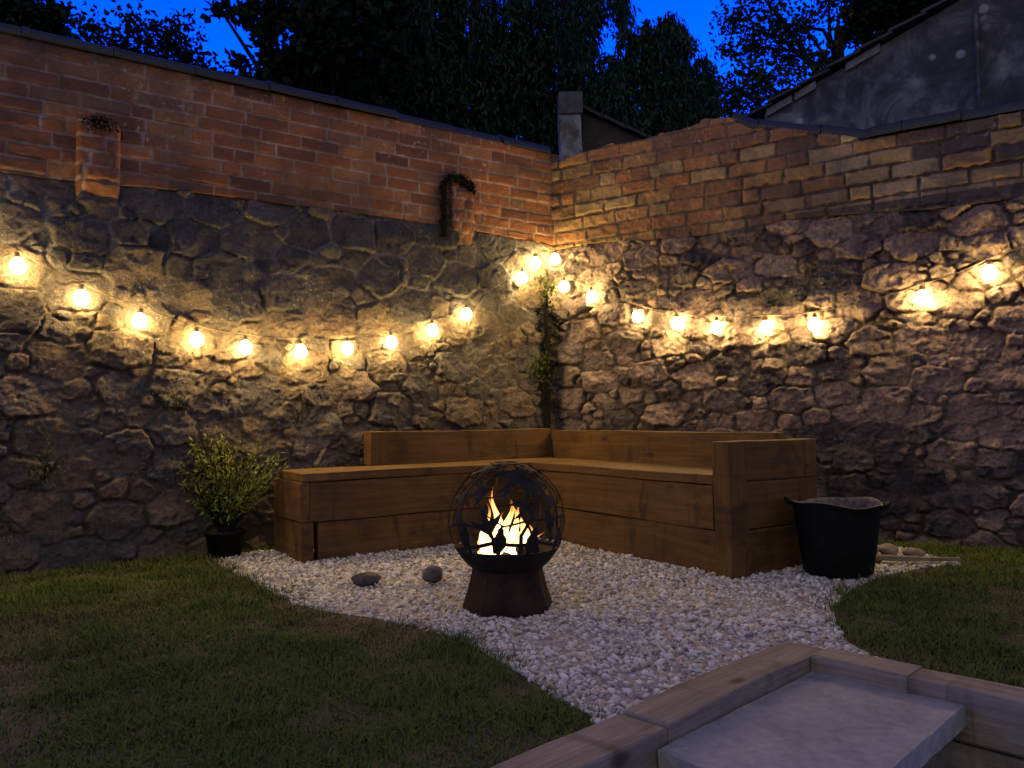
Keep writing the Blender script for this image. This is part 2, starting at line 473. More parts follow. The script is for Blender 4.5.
def pebbles(name, xs, ys, zs, rs, flat=.7, jit=.28):
    n = len(xs)
    v = IV[None]*(1+R.uniform(-jit, jit, (n, 12, 1)))
    sc = np.stack([R.uniform(.75, 1.35, n), R.uniform(.7, 1.1, n), R.uniform(flat*.7, flat*1.2, n)], 1)
    v = v*sc[:, None]*rs[:, None, None]
    t = R.normal(0, .35, (n, 2)); v[:, :, 2] += v[:, :, 0]*t[:, :1]+v[:, :, 1]*t[:, 1:]
    a = R.uniform(0, 6.28, n); c, s = np.cos(a)[:, None], np.sin(a)[:, None]
    x = v[:, :, 0]*c-v[:, :, 1]*s; y = v[:, :, 0]*s+v[:, :, 1]*c
    v = np.stack([x+xs[:, None], y+ys[:, None], v[:, :, 2]+zs[:, None]], 2).reshape(-1, 3)
    f = (IF[None]+12*np.arange(n)[:, None, None]).reshape(-1, 3)
    return mesh_np(name, v, f)
n = 64000
gx = R.uniform(-1.9, 2.5, n); gy = R.uniform(1.95, 6, n)
gx2 = gx+.03*vnoise(gx*9, gy*9); gy2 = gy+.05*vnoise(gx*7+40, gy*7)
ok = inpoly(gx2, gy2, GRAV) & ~in_bench(gx, gy, .05)
rel = np.stack([gx-NS[0], gy-NS[1]], 1)
ok &= ~(((rel@Le) > .0) & ((rel@Ld) < .0)) & (np.hypot(gx+.028, gy-3.33) > .2)
gx, gy = gx[ok], gy[ok]
gr = np.clip(R.lognormal(math.log(.0090), .32, len(gx)), .0048, .019)
gz = -.003+R.random(len(gx))*.012+.012*vnoise(gx*5, gy*5)
tag(link('gravel', pebbles('gravel', gx, gy, gz, gr), M['gravel']), 'white and pale grey marble chippings around the fire globe', 'gravel', kind='stuff')

# ------------------------------------------------------------------ grass
def grass(name, label, xr, yr, n, cond):
    x = R.uniform(*xr, n); y = R.uniform(*yr, n)
    jx = x+.09*vnoise(x*8, y*8)+.035*R.normal(0, 1, n); jy = y+.09*vnoise(x*8+50, y*8)+.035*R.normal(0, 1, n)
    ok = ~inpoly(jx, jy, GRAV) & cond(x, y) & ~in_bench(x, y, -.02)
    rel = np.stack([x-NS[0], y-NS[1]], 1)
    ok &= ~(((rel@Le) > -.012) & ((rel@Ld) < .012))
    pc = np.stack([x-C[0], y-C[1]], 1)
    dl = pc@NL; dr = pc@NR
    ok &= (dl > .02) & (dr > .02)
    wear = fbm(x, y, 1.6, 4)
    ok &= R.random(n) > np.clip((wear-.12)*1.6, 0, .5)
    x, y, wear, dl, dr = x[ok], y[ok], wear[ok], dl[ok], dr[ok]; n = len(x)
    dw = np.minimum(dl, dr)
    h = R.uniform(.010, .028, n)*(1+1.8*np.clip(fbm(x, y, 4.5, 4, 5.)+.08, -.25, .8)+1.2*(R.random(n) < .015))
    edge = inpoly(x+R.normal(0, .06, n), y+R.normal(0, .06, n), GRAV)
    h = np.where(edge, h*R.uniform(1.2, 2.3, n), h)
    h *= 1+1.3*np.exp(-dw/.12)*R.random(n)
    a = R.uniform(0, 6.28, n); lean = R.uniform(.2, 1.5, n); wd = R.uniform(.0011, .0024, n)
    d = np.stack([np.cos(a), np.sin(a)], 1); p = np.stack([-d[:, 1], d[:, 0]], 1)
    V5 = np.zeros((n, 5, 3))
    base = np.stack([x, y], 1)
    for i, (k, s) in enumerate(((0, -1), (0, 1), (.55, -.8), (.55, .8), (1, 0))):
        V5[:, i, :2] = base+d*(lean*h*k**1.7)[:, None]+p*(wd*s)[:, None]
        V5[:, i, 2] = h*k*(1-.25*lean*k)-.002
    V5[:, :, :] += 0
    idx = 5*np.arange(n)[:, None]
    Fq = np.concatenate([idx+np.array([0, 1, 3]), idx+np.array([0, 3, 2]), idx+np.array([2, 3, 4])], 0)
    tint = np.clip(.62-wear*.9+R.normal(0, .14, n), 0, 1)
    me = mesh_np(name, V5.reshape(-1, 3), Fq, {'tint': np.repeat(tint, 5)})
    tag(link(name, me, M['grass'], smooth=True), label, 'grass', kind='stuff')
grass('grass', 'worn short lawn left of the gravel, running up to the long wall', (-4.2, .6), (1.0, 5.6), 420000, lambda x, y: (x < .5) & (np.abs(x) < 1.05*y+.5))
grass('grass', 'dark lawn corner to the right of the gravel and behind the sleepers', (1.0, 3.8), (1.3, 5.0), 170000, lambda x, y: (x > .9) & (x < y*.95+.4))

# ------------------------------------------------------------------ walls
def voro(Pt, S, wgt, aspect, blk=0.):
    F1 = np.full(len(Pt), 9.); F2 = F1.copy(); I = np.zeros(len(Pt), int)
    A = np.array([1/aspect, 1.0])
    for c in range(0, len(Pt), 20000):
        q = Pt[c:c+20000]*A
        dv = np.abs(q[:, None]-(S*A)[None]); d = (1-blk)*np.sqrt((dv**2).sum(2))+blk*dv.max(2)-wgt[None]
        pi = np.argpartition(d, 1, axis=1)[:, :2]
        dd = np.take_along_axis(d, pi, 1); o = dd[:, 0] > dd[:, 1]
        F1[c:c+20000] = dd.min(1); F2[c:c+20000] = dd.max(1); I[c:c+20000] = np.where(o, pi[:, 1], pi[:, 0])
    return F1, F2, I
def seeds(x0, x1, z0, z1, rmin, rmax, aspect, tries=9000, pw=1.6):
    S = []; W = []
    for r in sorted(rmin+(rmax-rmin)*R.random(tries)**pw, reverse=True):
        p = np.array([R.uniform(x0, x1), R.uniform(z0, z1)])
        if S:
            d = (np.array(S)-p)/np.array([aspect, 1])
            if (np.sqrt((d**2).sum(1)) < .92*(np.array(W)+r)).any(): continue
        S.append(p); W.append(r)
    return np.array(S), np.array(W)

def sheet(name, x0, x1, zb, zt, step, fn, mat, parent, sgn, back=.26):
    """height field facing the garden, closed at the back: local x along the wall, y depth, z up"""
    nx = int((x1-x0)/step)+1; nz = int((np.max(zt(np.linspace(x0, x1, 50)))-np.min(zb(np.linspace(x0, x1, 50))))/step)+1
    X = np.linspace(x0, x1, nx)[None].repeat(nz, 0)
    T = np.linspace(0, 1, nz)[:, None]
    Z = zb(X)+(zt(X)-zb(X))*T
    d, rnd, mort = fn(X.ravel(), Z.ravel())
    Vt = np.stack([X.ravel(), sgn*d, Z.ravel()], 1)
    i = np.arange(nz-1)[:, None]*nx+np.arange(nx-1)[None]
    Fq = np.stack([i, i+1, i+nx+1, i+nx], 2).reshape(-1, 4)
    ring = np.concatenate([np.arange(nx), nx*np.arange(1, nz)+nx-1, (nz-1)*nx+np.arange(nx-2, -1, -1), nx*np.arange(nz-2, 0, -1)])
    bk = Vt[ring].copy(); bk[:, 1] = -sgn*back
    k = len(ring); b0 = len(Vt)
    nxt = np.roll(np.arange(k), -1)
    Fs = np.stack([ring[nxt], ring, b0+np.arange(k), b0+nxt], 1)
    lo = b0+np.arange(nx); hi = b0+(nx+nz-2)+np.arange(nx)[::-1]
    Fb = np.stack([lo[1:], lo[:-1], hi[:-1], hi[1:]], 1)
    Vt = np.concatenate([Vt, bk]); F4 = np.concatenate([Fq, Fs, Fb])
    if sgn > 0: F4 = F4[:, ::-1]
    me = mesh_np(name, Vt, F4, {'rnd': np.concatenate([rnd, rnd[ring]]), 'mort': np.concatenate([mort, mort[ring]])})
    return link(name, me, mat, parent, smooth=True)

def stone_fn(S, W, aspect, relief, gap, warp, tilt, rough, bias=None, flush=0., chip=.01, calm=None, blk=0., sharp=3.):
    n = len(S)
    rv = R.random(n); off = np.clip(R.normal(0, .4, n), -.45, 1.2)*relief
    tx = R.normal(0, tilt, n); tz = R.normal(0, tilt*.8, n); fa = R.uniform(0, 6.28, n); fs = R.uniform(0, tilt*1.6, n)
    gp = gap*R.uniform(.3, 2.2, n)
    def fn(x, z):
        q = 1.0 if calm is None else calm(x, z)
        wx = x+warp*fbm(x, z, 6, 3)+warp*.5*q*fbm(x, z, 24, 3, 3.); wz = z+warp*fbm(x, z, 6, 3, 31.)+warp*.5*q*fbm(x, z, 24, 3, 8.)
        F1, F2, I = voro(np.stack([wx, wz], 1), S, W, aspect, blk)
        e = F2-F1+.018*fbm(x, z, 22, 4, 2.)
        g = gp[I]
        t = np.clip((e-g)/(.010+.3*relief), 0, 1); prof = 1-(1-t)**sharp
        dx = x-S[I, 0]; dz = z-S[I, 1]
        face = off[I]+tx[I]*dx+tz[I]*dz-fs[I]*np.abs(np.cos(fa[I])*dx+np.sin(fa[I])*dz)
        e1, r1, f1 = cell(wx+I*.37, wz*1.3+I*.71, 11, 1)          # broken facets within each stone
        e2, r2, f2 = cell(wx+.02*fbm(x, z, 15, 2), wz*1.4, 34, 2)        # chips and pits
        rg = fbm(x, z, 12, 6, 4.)
        face = face+q*(chip*2.2*f1+chip*.9*f2+rough*.8*rg+rough*.8*np.abs(fbm(x, z, 20, 4, 9.)))
        pit = sstep((fbm(x, z, 17, 4, 77.)-.36)/.2)
        face = face-pit*rough*1.3*q
        mo = -relief+flush*relief*1.3*sstep(fbm(x, z, 1.1, 3, 60.)*2+.4)+q*(rough*.9*fbm(x, z, 30, 4)+chip*.8*f2)
        d = mo+(np.maximum(face, mo+.002)-mo)*prof
        d = np.where(d > .055, .055+(d-.055)*.3, d)
        mort = 1-sstep((e-g*.6)/(g*.8+.004))
        big = .03*fbm(x, z, .8, 3, 12.)
        r = rv[I]
        if bias is not None: r = bias(r, x, z, S[I])
        return d+big, np.clip(r+.10*fbm(x, z, 14, 4)+q*(.2*(r1-.5)+.14*(r2-.5)), 0, 1), mort
    return fn
def brick_fn(rh, L, x0, x1, relief, rough, erode, hdr=.3, bias=None, wav=.006, mj=.011, voids=.0):
    nr = 80
    rows = []
    for r in range(nr):
        seq = np.where(R.random(80) < hdr, L*.5, L)*(1+R.normal(0, .03, 80))
        cs = np.cumsum(seq)+x0-1-R.random()*L
        rows.append(cs)
    RV = R.random((nr, 90)); OF = R.normal(0, 1, (nr, 90)); VD = R.random((nr, 90)) < voids
    def fn(x, z):
        zz = z+wav*2*fbm(x, z, 1.3, 2, 7.)+wav*.5*fbm(x, z, 9, 2); xx = x+wav*.7*fbm(x, z, 11, 2, 3.)
        r = np.clip(np.floor(zz/rh).astype(int), 0, nr-1); fz = zz-r*rh
        ex = np.zeros(len(x)); J = np.zeros(len(x), int)
        for k in np.unique(r):
            m = r == k; j = np.searchsorted(rows[k], xx[m])
            j = np.clip(j, 1, 79); J[m] = j
            ex[m] = np.minimum(xx[m]-rows[k][j-1], rows[k][j]-xx[m])
        e = np.minimum(ex, np.minimum(fz, rh-fz))+erode*fbm(x, z, 24, 3, 5.)
        t = np.clip((e-mj*.5)/.012, 0, 1); prof = 1-(1-t)**2
        face = OF[r, J]*relief*.35+rough*fbm(x, z, 18, 4, 1.)-VD[r, J]*.03
        mo = -relief+rough*.8*fbm(x, z, 30, 3)+relief*.8*sstep(fbm(x, z, 1.0, 3, 44.)*2+.3)
        d = mo+(np.maximum(face, mo)-mo)*prof
        rr = RV[r, J]
        if bias is not None: rr = bias(rr, x, z)
        return d+.02*fbm(x, z, .8, 3, 12.), np.clip(rr+.05*fbm(x, z, 20, 3), 0, 1), 1-sstep((e-mj*.3)/(mj*.6))
    return fn

angL = math.atan2(TL[1], TL[0]); angR = math.atan2(TR[1], TR[0])
LW, RW = 5.0, 4.6
wl = empty('garden_wall', (*C, 0), angL, 'long old garden wall left of the corner, orange brick courses over grey rubble stone', 'wall')
wr = empty('garden_wall', (*C, 0), angR, 'old garden wall right of the corner, patched brown brick with a dipping top over purple rubble stone', 'wall')

IL = lambda x: 2.15+.018*np.sin(x*3.1)+.05*np.exp(-((x-1.5)/.7)**2)
IR = lambda x: 2.11-.02*x+.02*np.sin(x*4.)
S1, W1 = seeds(-.3, LW+.3, -.2, 2.4, .016, .125, 1.35, 12000, 1.35); W1 = W1*.75
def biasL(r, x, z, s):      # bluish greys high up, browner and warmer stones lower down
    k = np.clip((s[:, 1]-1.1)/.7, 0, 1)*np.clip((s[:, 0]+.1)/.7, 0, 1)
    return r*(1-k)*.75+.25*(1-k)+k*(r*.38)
calmL = lambda x, z: .45+.4*sstep((1.72-.1*x-z)/.3)
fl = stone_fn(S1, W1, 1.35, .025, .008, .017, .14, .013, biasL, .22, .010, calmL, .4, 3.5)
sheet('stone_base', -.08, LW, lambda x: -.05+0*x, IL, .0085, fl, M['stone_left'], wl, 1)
fb = brick_fn(.0825, .255, 0, LW, .007, .005, .006, .12, mj=.010)
ZT = 2.885
sheet('brick_courses', -.08, LW, lambda x: IL(x)+.002, lambda x: ZT+0*x, .006, fb, M['brick_left'], wl, 1)

S2, W2 = seeds(-.3, RW+.3, -.2, 2.4, .013, .098, 1.6, 16000, 1.35); W2 = W2*.7
def biasR(r, x, z, s):      # a patch of darker stones low behind the bench arm
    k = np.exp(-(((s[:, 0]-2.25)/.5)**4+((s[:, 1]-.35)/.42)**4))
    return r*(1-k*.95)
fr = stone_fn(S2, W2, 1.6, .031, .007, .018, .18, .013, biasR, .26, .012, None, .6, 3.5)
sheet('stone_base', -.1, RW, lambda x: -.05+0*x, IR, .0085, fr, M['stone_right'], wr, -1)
def ZTR(x):
    base = np.interp(x, [0, .2, .5, .9, 1.25, 1.42, 1.55, 2.3, 6], [2.83, 2.82, 2.86, 2.85, 2.885, 2.875, 2.80, 2.545, 2.55])
    k = np.clip((1.45-x)/.1, 0, 1)
    j = np.floor(x/.135).astype(int)
    return base+k*(.028*(TAB[j & 255, 3]-.5)+.02*fbm(x, 0*x, 12, 3))
def biasB(r, x, z):
    k = sstep((x-1.5)/.8)
    o = r*(1-k)*.6+.26*(1-k)+k*np.where(r < .6, r*.35, .55+.45*(r-.6)/.4)
    o = np.where((x > 1.85) & (z > 2.03) & (z < 2.128), .04+.05*r, o)
    return np.where((x > 1.95) & (z > 2.128) & (z < 2.24), .82+.15*r, o)
fb2 = brick_fn(.098, .265, 0, RW, .014, .013, .013, .22, biasB, .014, .012, .06)
sheet('brick_courses', -.1, RW, lambda x: IR(x)+.002, ZTR, .0065, fb2, M['brick_right'], wr, -1)

def ridge_tile(parent, x0, x1, z0, z1, r, hgt, yc, n=10):
    m = MB(); t = .016
    vs = []; fs = []
    for x, z, rr in ((x0, z0, r), (x1-.035, z1, r*.99), (x1-.034, z1, r*1.05), (x1, z1, r*1.05)):
        for k in range(n+1):
            a = math.pi*k/n
            vs.append((x, yc+rr*math.cos(a), z+hgt*math.sin(a)*rr/r))
        for k in range(n+1):
            a = math.pi*(n-k)/n
            vs.append((x, yc+(rr-t)*math.cos(a), z+(hgt-t)*math.sin(a)-.002))
    k2 = 2*(n+1)
    for i in range(3):
        for k in range(k2): fs.append((i*k2+k, i*k2+(k+1) % k2, (i+1)*k2+(k+1) % k2, (i+1)*k2+k))
    for e in (0, 3*k2):
        for k in range(n): fs.append((e+k, e+k+1, e+k2-2-k, e+k2-1-k))
    m.add(vs, fs)
    o = m.build('coping_tile', M['coping'], parent)
    o.rotation_euler = (random.uniform(-.012, .012), 0, random.uniform(-.006, .006))
    return o
x = 0.02
while x < LW-.1:
    ridge_tile(wl, x, x+.44, ZT-.002, ZT-.002, .135, .085, -.118); x += .443
xs = [1.44, 1.62, 2.02, 2.32, 2.5, 2.82, 3.27, 3.72, 4.17, 4.6]
for a, b in zip(xs[:-1], xs[1:]):
    za, zb_ = float(np.interp(a, [1.42, 1.62, 2.3, 6], [2.865, 2.76, 2.552, 2.552])), float(np.interp(b, [1.42, 1.62, 2.3, 6], [2.865, 2.76, 2.552, 2.552]))
    ridge_tile(wr, a, b-.004, za, zb_, .14, .092, .12)

def onL(s, z, off=0.): p = C+TL*s+NL*off; return np.array([p[0], p[1], z])
def onR(s, z, off=0.): p = C+TR*s+NR*off; return np.array([p[0], p[1], z])

# brick stubs on the left wall (remains of a removed building), parts of the wall
def stub(s0, s1, z0, z1, d):
    f = brick_fn(.0825, .2, s0, s1, .008, .012, .012, .4)
    def ff(x, z):
        dd, r, m = f(x, z)
        ex = np.minimum(x-s0, s1-x); ez = z1-z
        return d*sstep((z-z0)/.14)+dd-.03*np.exp(-ex/.008)-.05*np.exp(-ez/.03)*(1+fbm(x, z, 9, 3)), r*.6, m
    sheet('brick_stub', s0, s1, lambda x: z0+0*x, lambda x: z1+.03*fbm(x, 0*x, 14, 2), .006, ff, M['brick_left'], wl, 1, .05)
stub(3.08, 3.30, 2.03, 2.50, .055)
stub(.73, .93, 2.06, 2.50, .035)

# ------------------------------------------------------------------ leaves / plants
def leaf_mesh(name, P, size, aspect=.45, down=0., dirs=None):
    n = len(P); size = np.broadcast_to(size, n)
    d = R.normal(0, 1, (n, 3)); d[:, 2] -= down
    if dirs is not None: d = dirs+.45*d
    d /= np.linalg.norm(d, axis=1)[:, None]
    q = R.normal(0, 1, (n, 3)); p = np.cross(d, q); p /= np.linalg.norm(p, axis=1)[:, None]
    nn = np.cross(d, p)
    L = size[:, None]*R.uniform(.7, 1.3, (n, 1)); Wd = L*aspect*.5
    Vt = np.stack([P, P+d*L*.45+p*Wd+nn*L*.06, P+d*L, P+d*L*.45-p*Wd+nn*L*.06], 1).reshape(-1, 3)
    Fq = 4*np.arange(n)[:, None]+np.array([0, 1, 2, 3])
    return mesh_np(name, Vt, Fq)

def tree(name, label, base, trunk_top, tr, clusters, leaf, mat, group, sub=14, tight=.33, aspect=.6):
    """clusters: (centre, radius, leaves); limbs run from the trunk to every cluster"""
    base = np.array(base, float)
    root = empty(name, tuple(base), 0, label, 'tree', group)
    tb = MB(); tt = np.array(trunk_top)-base
    mid = tt*.5+np.array([random.uniform(-.1, .1), random.uniform(-.1, .1), 0])
    tb.tube([(0, 0, -.1), tuple(tt*.1), tuple(mid), tuple(tt)], [tr*1.4, tr, tr*.8, tr*.55], 9)
    Ps = []
    for c, r, nl in clusters:
        c = np.array(c)-base
        f = random.uniform(.55, 1.0); st = tt*f
        m1 = st*.5+c*.5+R.normal(0, .12, 3)+np.array([0, 0, .1])
        tb.tube([tuple(st), tuple(m1), tuple(c)], [tr*.4, tr*.22, tr*.1], 6)
        dv = R.normal(0, 1, (sub, 3)); dv /= np.linalg.norm(dv, axis=1)[:, None]
        sc = c+dv*r*R.uniform(.35, 1.0, (sub, 1))*np.array([1, .8, .8])
        for q in sc: tb.tube([tuple(c), tuple(c*.5+q*.5+R.normal(0, .05*r, 3)), tuple(q)], [tr*.09, tr*.06, .004], 4, False)
        k = R.integers(0, sub, nl)
        Ps.append(sc[k]+R.normal(0, tight*r*.7, (nl, 3)))
    tb.build('trunk', M['bark'], root, smooth=True)
    link('crown', leaf_mesh('crown', np.concatenate(Ps), leaf, aspect), mat, root)
    return root

def willow(name, label, base, top, tr, strands, leaf, mat, group, per=40):
    """strands: (point, length) of hanging leafy shoots"""
    base = np.array(base, float)
    root = empty(name, tuple(base), 0, label, 'tree', group)
    tb = MB(); tt = np.array(top)-base
    tb.tube([(0, 0, -.1), tuple(tt*.5), tuple(tt)], [tr*1.3, tr, tr*.5], 9)
    Ps = []; Ds = []
    for i, (p, L) in enumerate(strands):
        p = np.array(p)-base
        if i % 40 == 0 and len(strands) > 900: tb.tube([tuple(tt*random.uniform(.6, 1)), tuple(tt*.3+p*.7+np.array([0, 0, .35])), tuple(p)], [tr*.2, tr*.1, .008], 5, False)
        t = R.random(per); sw = R.normal(0, .12, 2)
        q = np.zeros((per, 3)); q[:, :2] = p[:2]+t[:, None]**1.5*sw+R.normal(0, .035, (per, 2)); q[:, 2] = p[2]-t*L
        Ps.append(q)
        tb.tube([tuple(p), (p[0]+sw[0]*.4, p[1]+sw[1]*.4, p[2]-L*.55), (p[0]+sw[0], p[1]+sw[1], p[2]-L)], [.008, .005, .003], 3, False)
    tb.build('trunk', M['bark'], root)
    P = np.concatenate(Ps); d = np.tile(np.array([0, 0, -1.]), (len(P), 1))
    link('crown', leaf_mesh('crown', P, leaf, .3, dirs=d), mat, root)
    return root

G = 'trees beyond the garden walls'
def CL(L, Y, s=1.):
    return [(PX(x, y, Y+random.uniform(-.6, .6)), r*Y/F_PX*1.05, int(nl*s)) for x, y, r, nl in L]
tree('thicket_tree', 'small leaved thicket tree rising above the left end of the brick wall', (-4.4, 9, 0), PX(140, 70, 9), .09,
     CL([(70, 62, 24, 800), (105, 50, 30, 1200), (100, 80, 35, 1500), (140, 35, 34, 1500), (175, 40, 32, 1400), (150, 75, 40, 2000), (200, 66, 20, 700), (205, 90, 26, 1000), (65, 85, 28, 1000), (88, 18, 22, 350)], 9, .42), .075, M['leaf_dark'], G)
tree('broadleaf_tree', 'dark broadleaf tree at the far left edge over the wall', (-6.2, 9.6, 0), PX(-10, 60, 9.6), .12,
     CL([(5, 8, 26, 1100), (38, 12, 24, 800), (-20, 30, 40, 1500), (30, 38, 26, 700), (-40, -20, 50, 1500), (10, -40, 45, 1400)], 9.6), .1, M['leaf_dark'], G)
tree('broadleaf_tree', 'broadleaf tree with large leaves and ragged edge left of the dark weeping tree', (-1.9, 8.4, 0), PX(320, 60, 8.4), .13,
     CL([(218, 0, 10, 50), (240, 8, 12, 90), (262, 4, 18, 220), (262, 30, 14, 130), (300, 10, 30, 900), (236, 55, 9, 40), (244, 84, 13, 110), (275, 75, 24, 420), (262, 95, 22, 420), (300, 55, 34, 1100), (330, 30, 40, 1600), (305, 95, 30, 900), (340, 80, 44, 1900), (370, 50, 45, 2000), (300, -40, 50, 1200), (370, -30, 55, 1600)], 8.4), .1, M['leaf_dark'], G, aspect=.75)
st = []
for i in range(1000):
    x = random.uniform(335, 590); Y = random.uniform(9.8, 11.6)
    y = random.uniform(-110, 60) if random.random() < .6 else random.uniform(20, 110)
    st.append((PX(x, y, Y), random.uniform(1.2, 2.8)))
willow('weeping_tree', 'tall near black weeping tree filling the sky behind the wall corner', (-.7, 10.8, 0), PX(455, -90, 10.8), .2, st, .12, M['leaf_willow'], G, 60)
st = []
def lobe(x0, x1, ytop, ybot, n, Y, Lm=1.):
    for i in range(n):
        x = random.uniform(x0, x1); k = ((x-(x0+x1)/2)/((x1-x0)/2))
        yt = ytop+14*k*k+random.uniform(0, 1)**1.6*(ybot-ytop)*.75
        yb = min(ybot+random.uniform(-12, 12), yt+random.uniform(30, 80)*Lm)
        st.append((PX(x, yt, Y+random.uniform(-.4, .4)), max(.15, (yb-yt)*Y/F_PX)))
lobe(586, 604, -40, 160, 60, 9.2)
lobe(600, 628, -40, 6, 22, 9.2); lobe(598, 632, 46, 150, 90, 9.2); lobe(622, 634, -40, 150, 30, 9.2)
lobe(634, 692, 8, 150, 190, 9.2); lobe(664, 692, 4, 40, 30, 9.2, .5); lobe(676, 700, 60, 135, 50, 9.2); lobe(696, 722, 48, 128, 60, 9.2); lobe(640, 720, 100, 175, 90, 9.2)
willow('weeping_tree', 'smaller weeping tree with rounded drooping lobes against the blue sky, above the brick peak', (1.75, 9.2, 0), PX(652, 20, 9.2), .12, st, .085, M['leaf_willow'], G, 44)
tree('airy_tree', 'airy small leaved tree with sky showing through, left of the grey gable', (4.6, 11, 0), PX(850, 20, 11), .13,
     CL([(742, 15, 20, 330), (735, 45, 14, 130), (760, 40, 24, 500), (745, 85, 26, 520), (730, 108, 20, 350), (775, 75, 26, 520), (790, 15, 26, 520), (800, 50, 24, 460), (770, -15, 30, 500), (815, 20, 22, 380), (830, 55, 20, 300), (800, 90, 24, 480), (765, 108, 24, 500), (840, -10, 26, 400), (820, 90, 20, 300)], 11), .075, M['leaf_mid'], G, sub=20, tight=.42)
tree('broadleaf_tree', 'dark heavy tree hanging over the slope of the grey gable roof', (6.4, 11.5, 0), PX(905, -20, 11.5), .14,
     CL([(868, 18, 20, 500), (885, 5, 26, 900), (905, 8, 24, 900), (925, -8, 30, 1200), (875, -25, 30, 900), (960, -30, 40, 1500), (900, 40, 18, 300)], 11.5), .11, M['leaf_dark'], G)

# ------------------------------------------------------------------ buildings behind
def gable_house():
    root = empty('outhouse', tuple(onR(3.6, 0, -1.0)), angR, 'grey weathered rendered gable of an outhouse rising behind the right wall', 'building')
    m = MB()      # local x along the wall, y away from the garden
    e0, e1, sl, r = 1.42-3.6, 5.2-3.6+1.9, .374, 3.23
    xr = (e0+e1)/2; zr = r+sl*(xr-e0)
    f = [(e0, 0, -.1), (e1, 0, -.1), (e1, 0, r), (xr, 0, zr), (e0, 0, r)]
    b = [(x, 5, z) for x, y, z in f]
    m.add(f+b, [(0, 1, 2, 3, 4), (9, 8, 7, 6, 5), (0, 4, 9, 5), (1, 6, 7, 2), (4, 3, 8, 9), (3, 2, 7, 8), (0, 5, 6, 1)])
    m.build('wall', M['render'], root)
    for sgn, ex in ((1, e0), (-1, e1)):
        s = MB(); nrm = Vector((-sl*sgn, 0, 1)).normalized()
        L = abs(xr-ex); k = 0; t = -.16
        while t < L-.01:                       # slate courses lapping up the slope
            t2 = min(t+.24, L); w1 = random.uniform(-.015, .015)
            p0 = Vector((ex+sgn*t, 0, r+sl*t))+nrm*.035; p1 = Vector((ex+sgn*t2, 0, r+sl*t2))+nrm*.012
            y0, y1 = -.07+w1, 5.1
            a, bb, c, d = [Vector((p.x, y, p.z)) for p, y in ((p0, y0), (p1, y0), (p1, y1), (p0, y1))]
            th = nrm*.02
            s.add([a, bb, c, d, a+th, bb+th, c+th, d+th], [(0, 1, 2, 3), (4, 7, 6, 5), (0, 4, 5, 1), (1, 5, 6, 2), (2, 6, 7, 3), (3, 7, 4, 0)])
            t = t2-.02 if t2 < L else L+1
        s.build('roof', M['slate'], root)
    pm = simple('pale_mortar', (.16, .155, .15), .9, .2, 0, nz=.3, scale=20)
    for t, wd_ in ((.02, .2), (.24, .16), (.62, .24)):      # pale mortar bedding under the verge
        v = MB(); q = [(e0+t+x, -.03, r+sl*(t+x)+z) for x, z in ((0, -.05), (wd_, -.05), (wd_, .008), (0, .008))]
        q2 = [(x, .02, z) for x, y, z in q]
        v.add(q+q2, [(0, 1, 2, 3), (7, 6, 5, 4), (0, 4, 5, 1), (1, 5, 6, 2), (2, 6, 7, 3), (3, 7, 4, 0)])
        v.build('verge_mortar', pm, root)
    d = MB(); xd = 2.9-3.6
    d.tube([(xd, -.03, 2.2), (xd, -.03, zr-.45)], .014, 8)
    d.build('pipe', M['render'], root)
gable_house()

def leanto():
    root = empty('shed', (.62, 7.15, 0), 0, 'small dark lean-to shed with a flaking whitewashed chimney behind the wall corner', 'building')
    m = MB(); x0, x1, z0, z1 = .06, 1.5, 3.62, 2.92
    m.add([(x0, 0, 0), (x1, 0, 0), (x1, 0, z1), (x0, 0, z0), (x0, 1.3, 0), (x1, 1.3, 0), (x1, 1.3, z1), (x0, 1.3, z0)],
          [(0, 1, 2, 3), (7, 6, 5, 4), (0, 3, 7, 4), (1, 5, 6, 2), (3, 2, 6, 7), (0, 4, 5, 1)])
    m.build('wall', M['dark_brick'], root)
    s = MB()
    t = 0.
    while t < 1:
        t2 = min(1, t+.14)
        a = (x0-.02+(x1+.1-x0)*t, z0+.05+(z1-z0)*1.05*t); b = (x0-.02+(x1+.1-x0)*t2, z0+.03+(z1-z0)*1.05*t2)
        v = [(a[0], -.06, a[1]), (b[0], -.06, b[1]+.012), (b[0], 1.4, b[1]+.012), (a[0], 1.4, a[1])]
        s.add(v+[(x, y, z-.03) for x, y, z in v], [(3, 2, 1, 0), (4, 5, 6, 7), (0, 1, 5, 4), (1, 2, 6, 5), (2, 3, 7, 6), (3, 0, 4, 7)])
        t = t2-.01 if t2 < 1 else 2
    s.build('roof', M['slate'], root)
    me = board_mesh('chimney', 3.52, .19, .2, .012, 40, .008)
    ch = link('chimney', me, M['flaky'], root, (-.065, -.12, 1.76)); ch.rotation_euler = (0, rad(-90), 0)
    cp = link('cap', board_mesh('cap', .215, .22, .2, .008, 4, .002), simple('grey_cement', (.085, .085, .09), .9, .2, 0, nz=.3, scale=15), ch, (1.76+.095, 0, 0))
    cp.rotation_euler = (0, rad(90), 0)
leanto()

# ------------------------------------------------------------------ corner bench
bench = empty('corner_bench', (*O, 0), math.atan2(U[1], U[0]), 'L shaped timber corner bench built of orange brown sleepers, set into the wall corner', 'bench')
L1, L2, D1, D2, HS, HB, HA, LB, PW, BT = 1.56, 1.58, .425, .484, .4995, .7124, .668, 1.322, .13, .095
wd = M['bench_wood']
zs1 = HS-.052
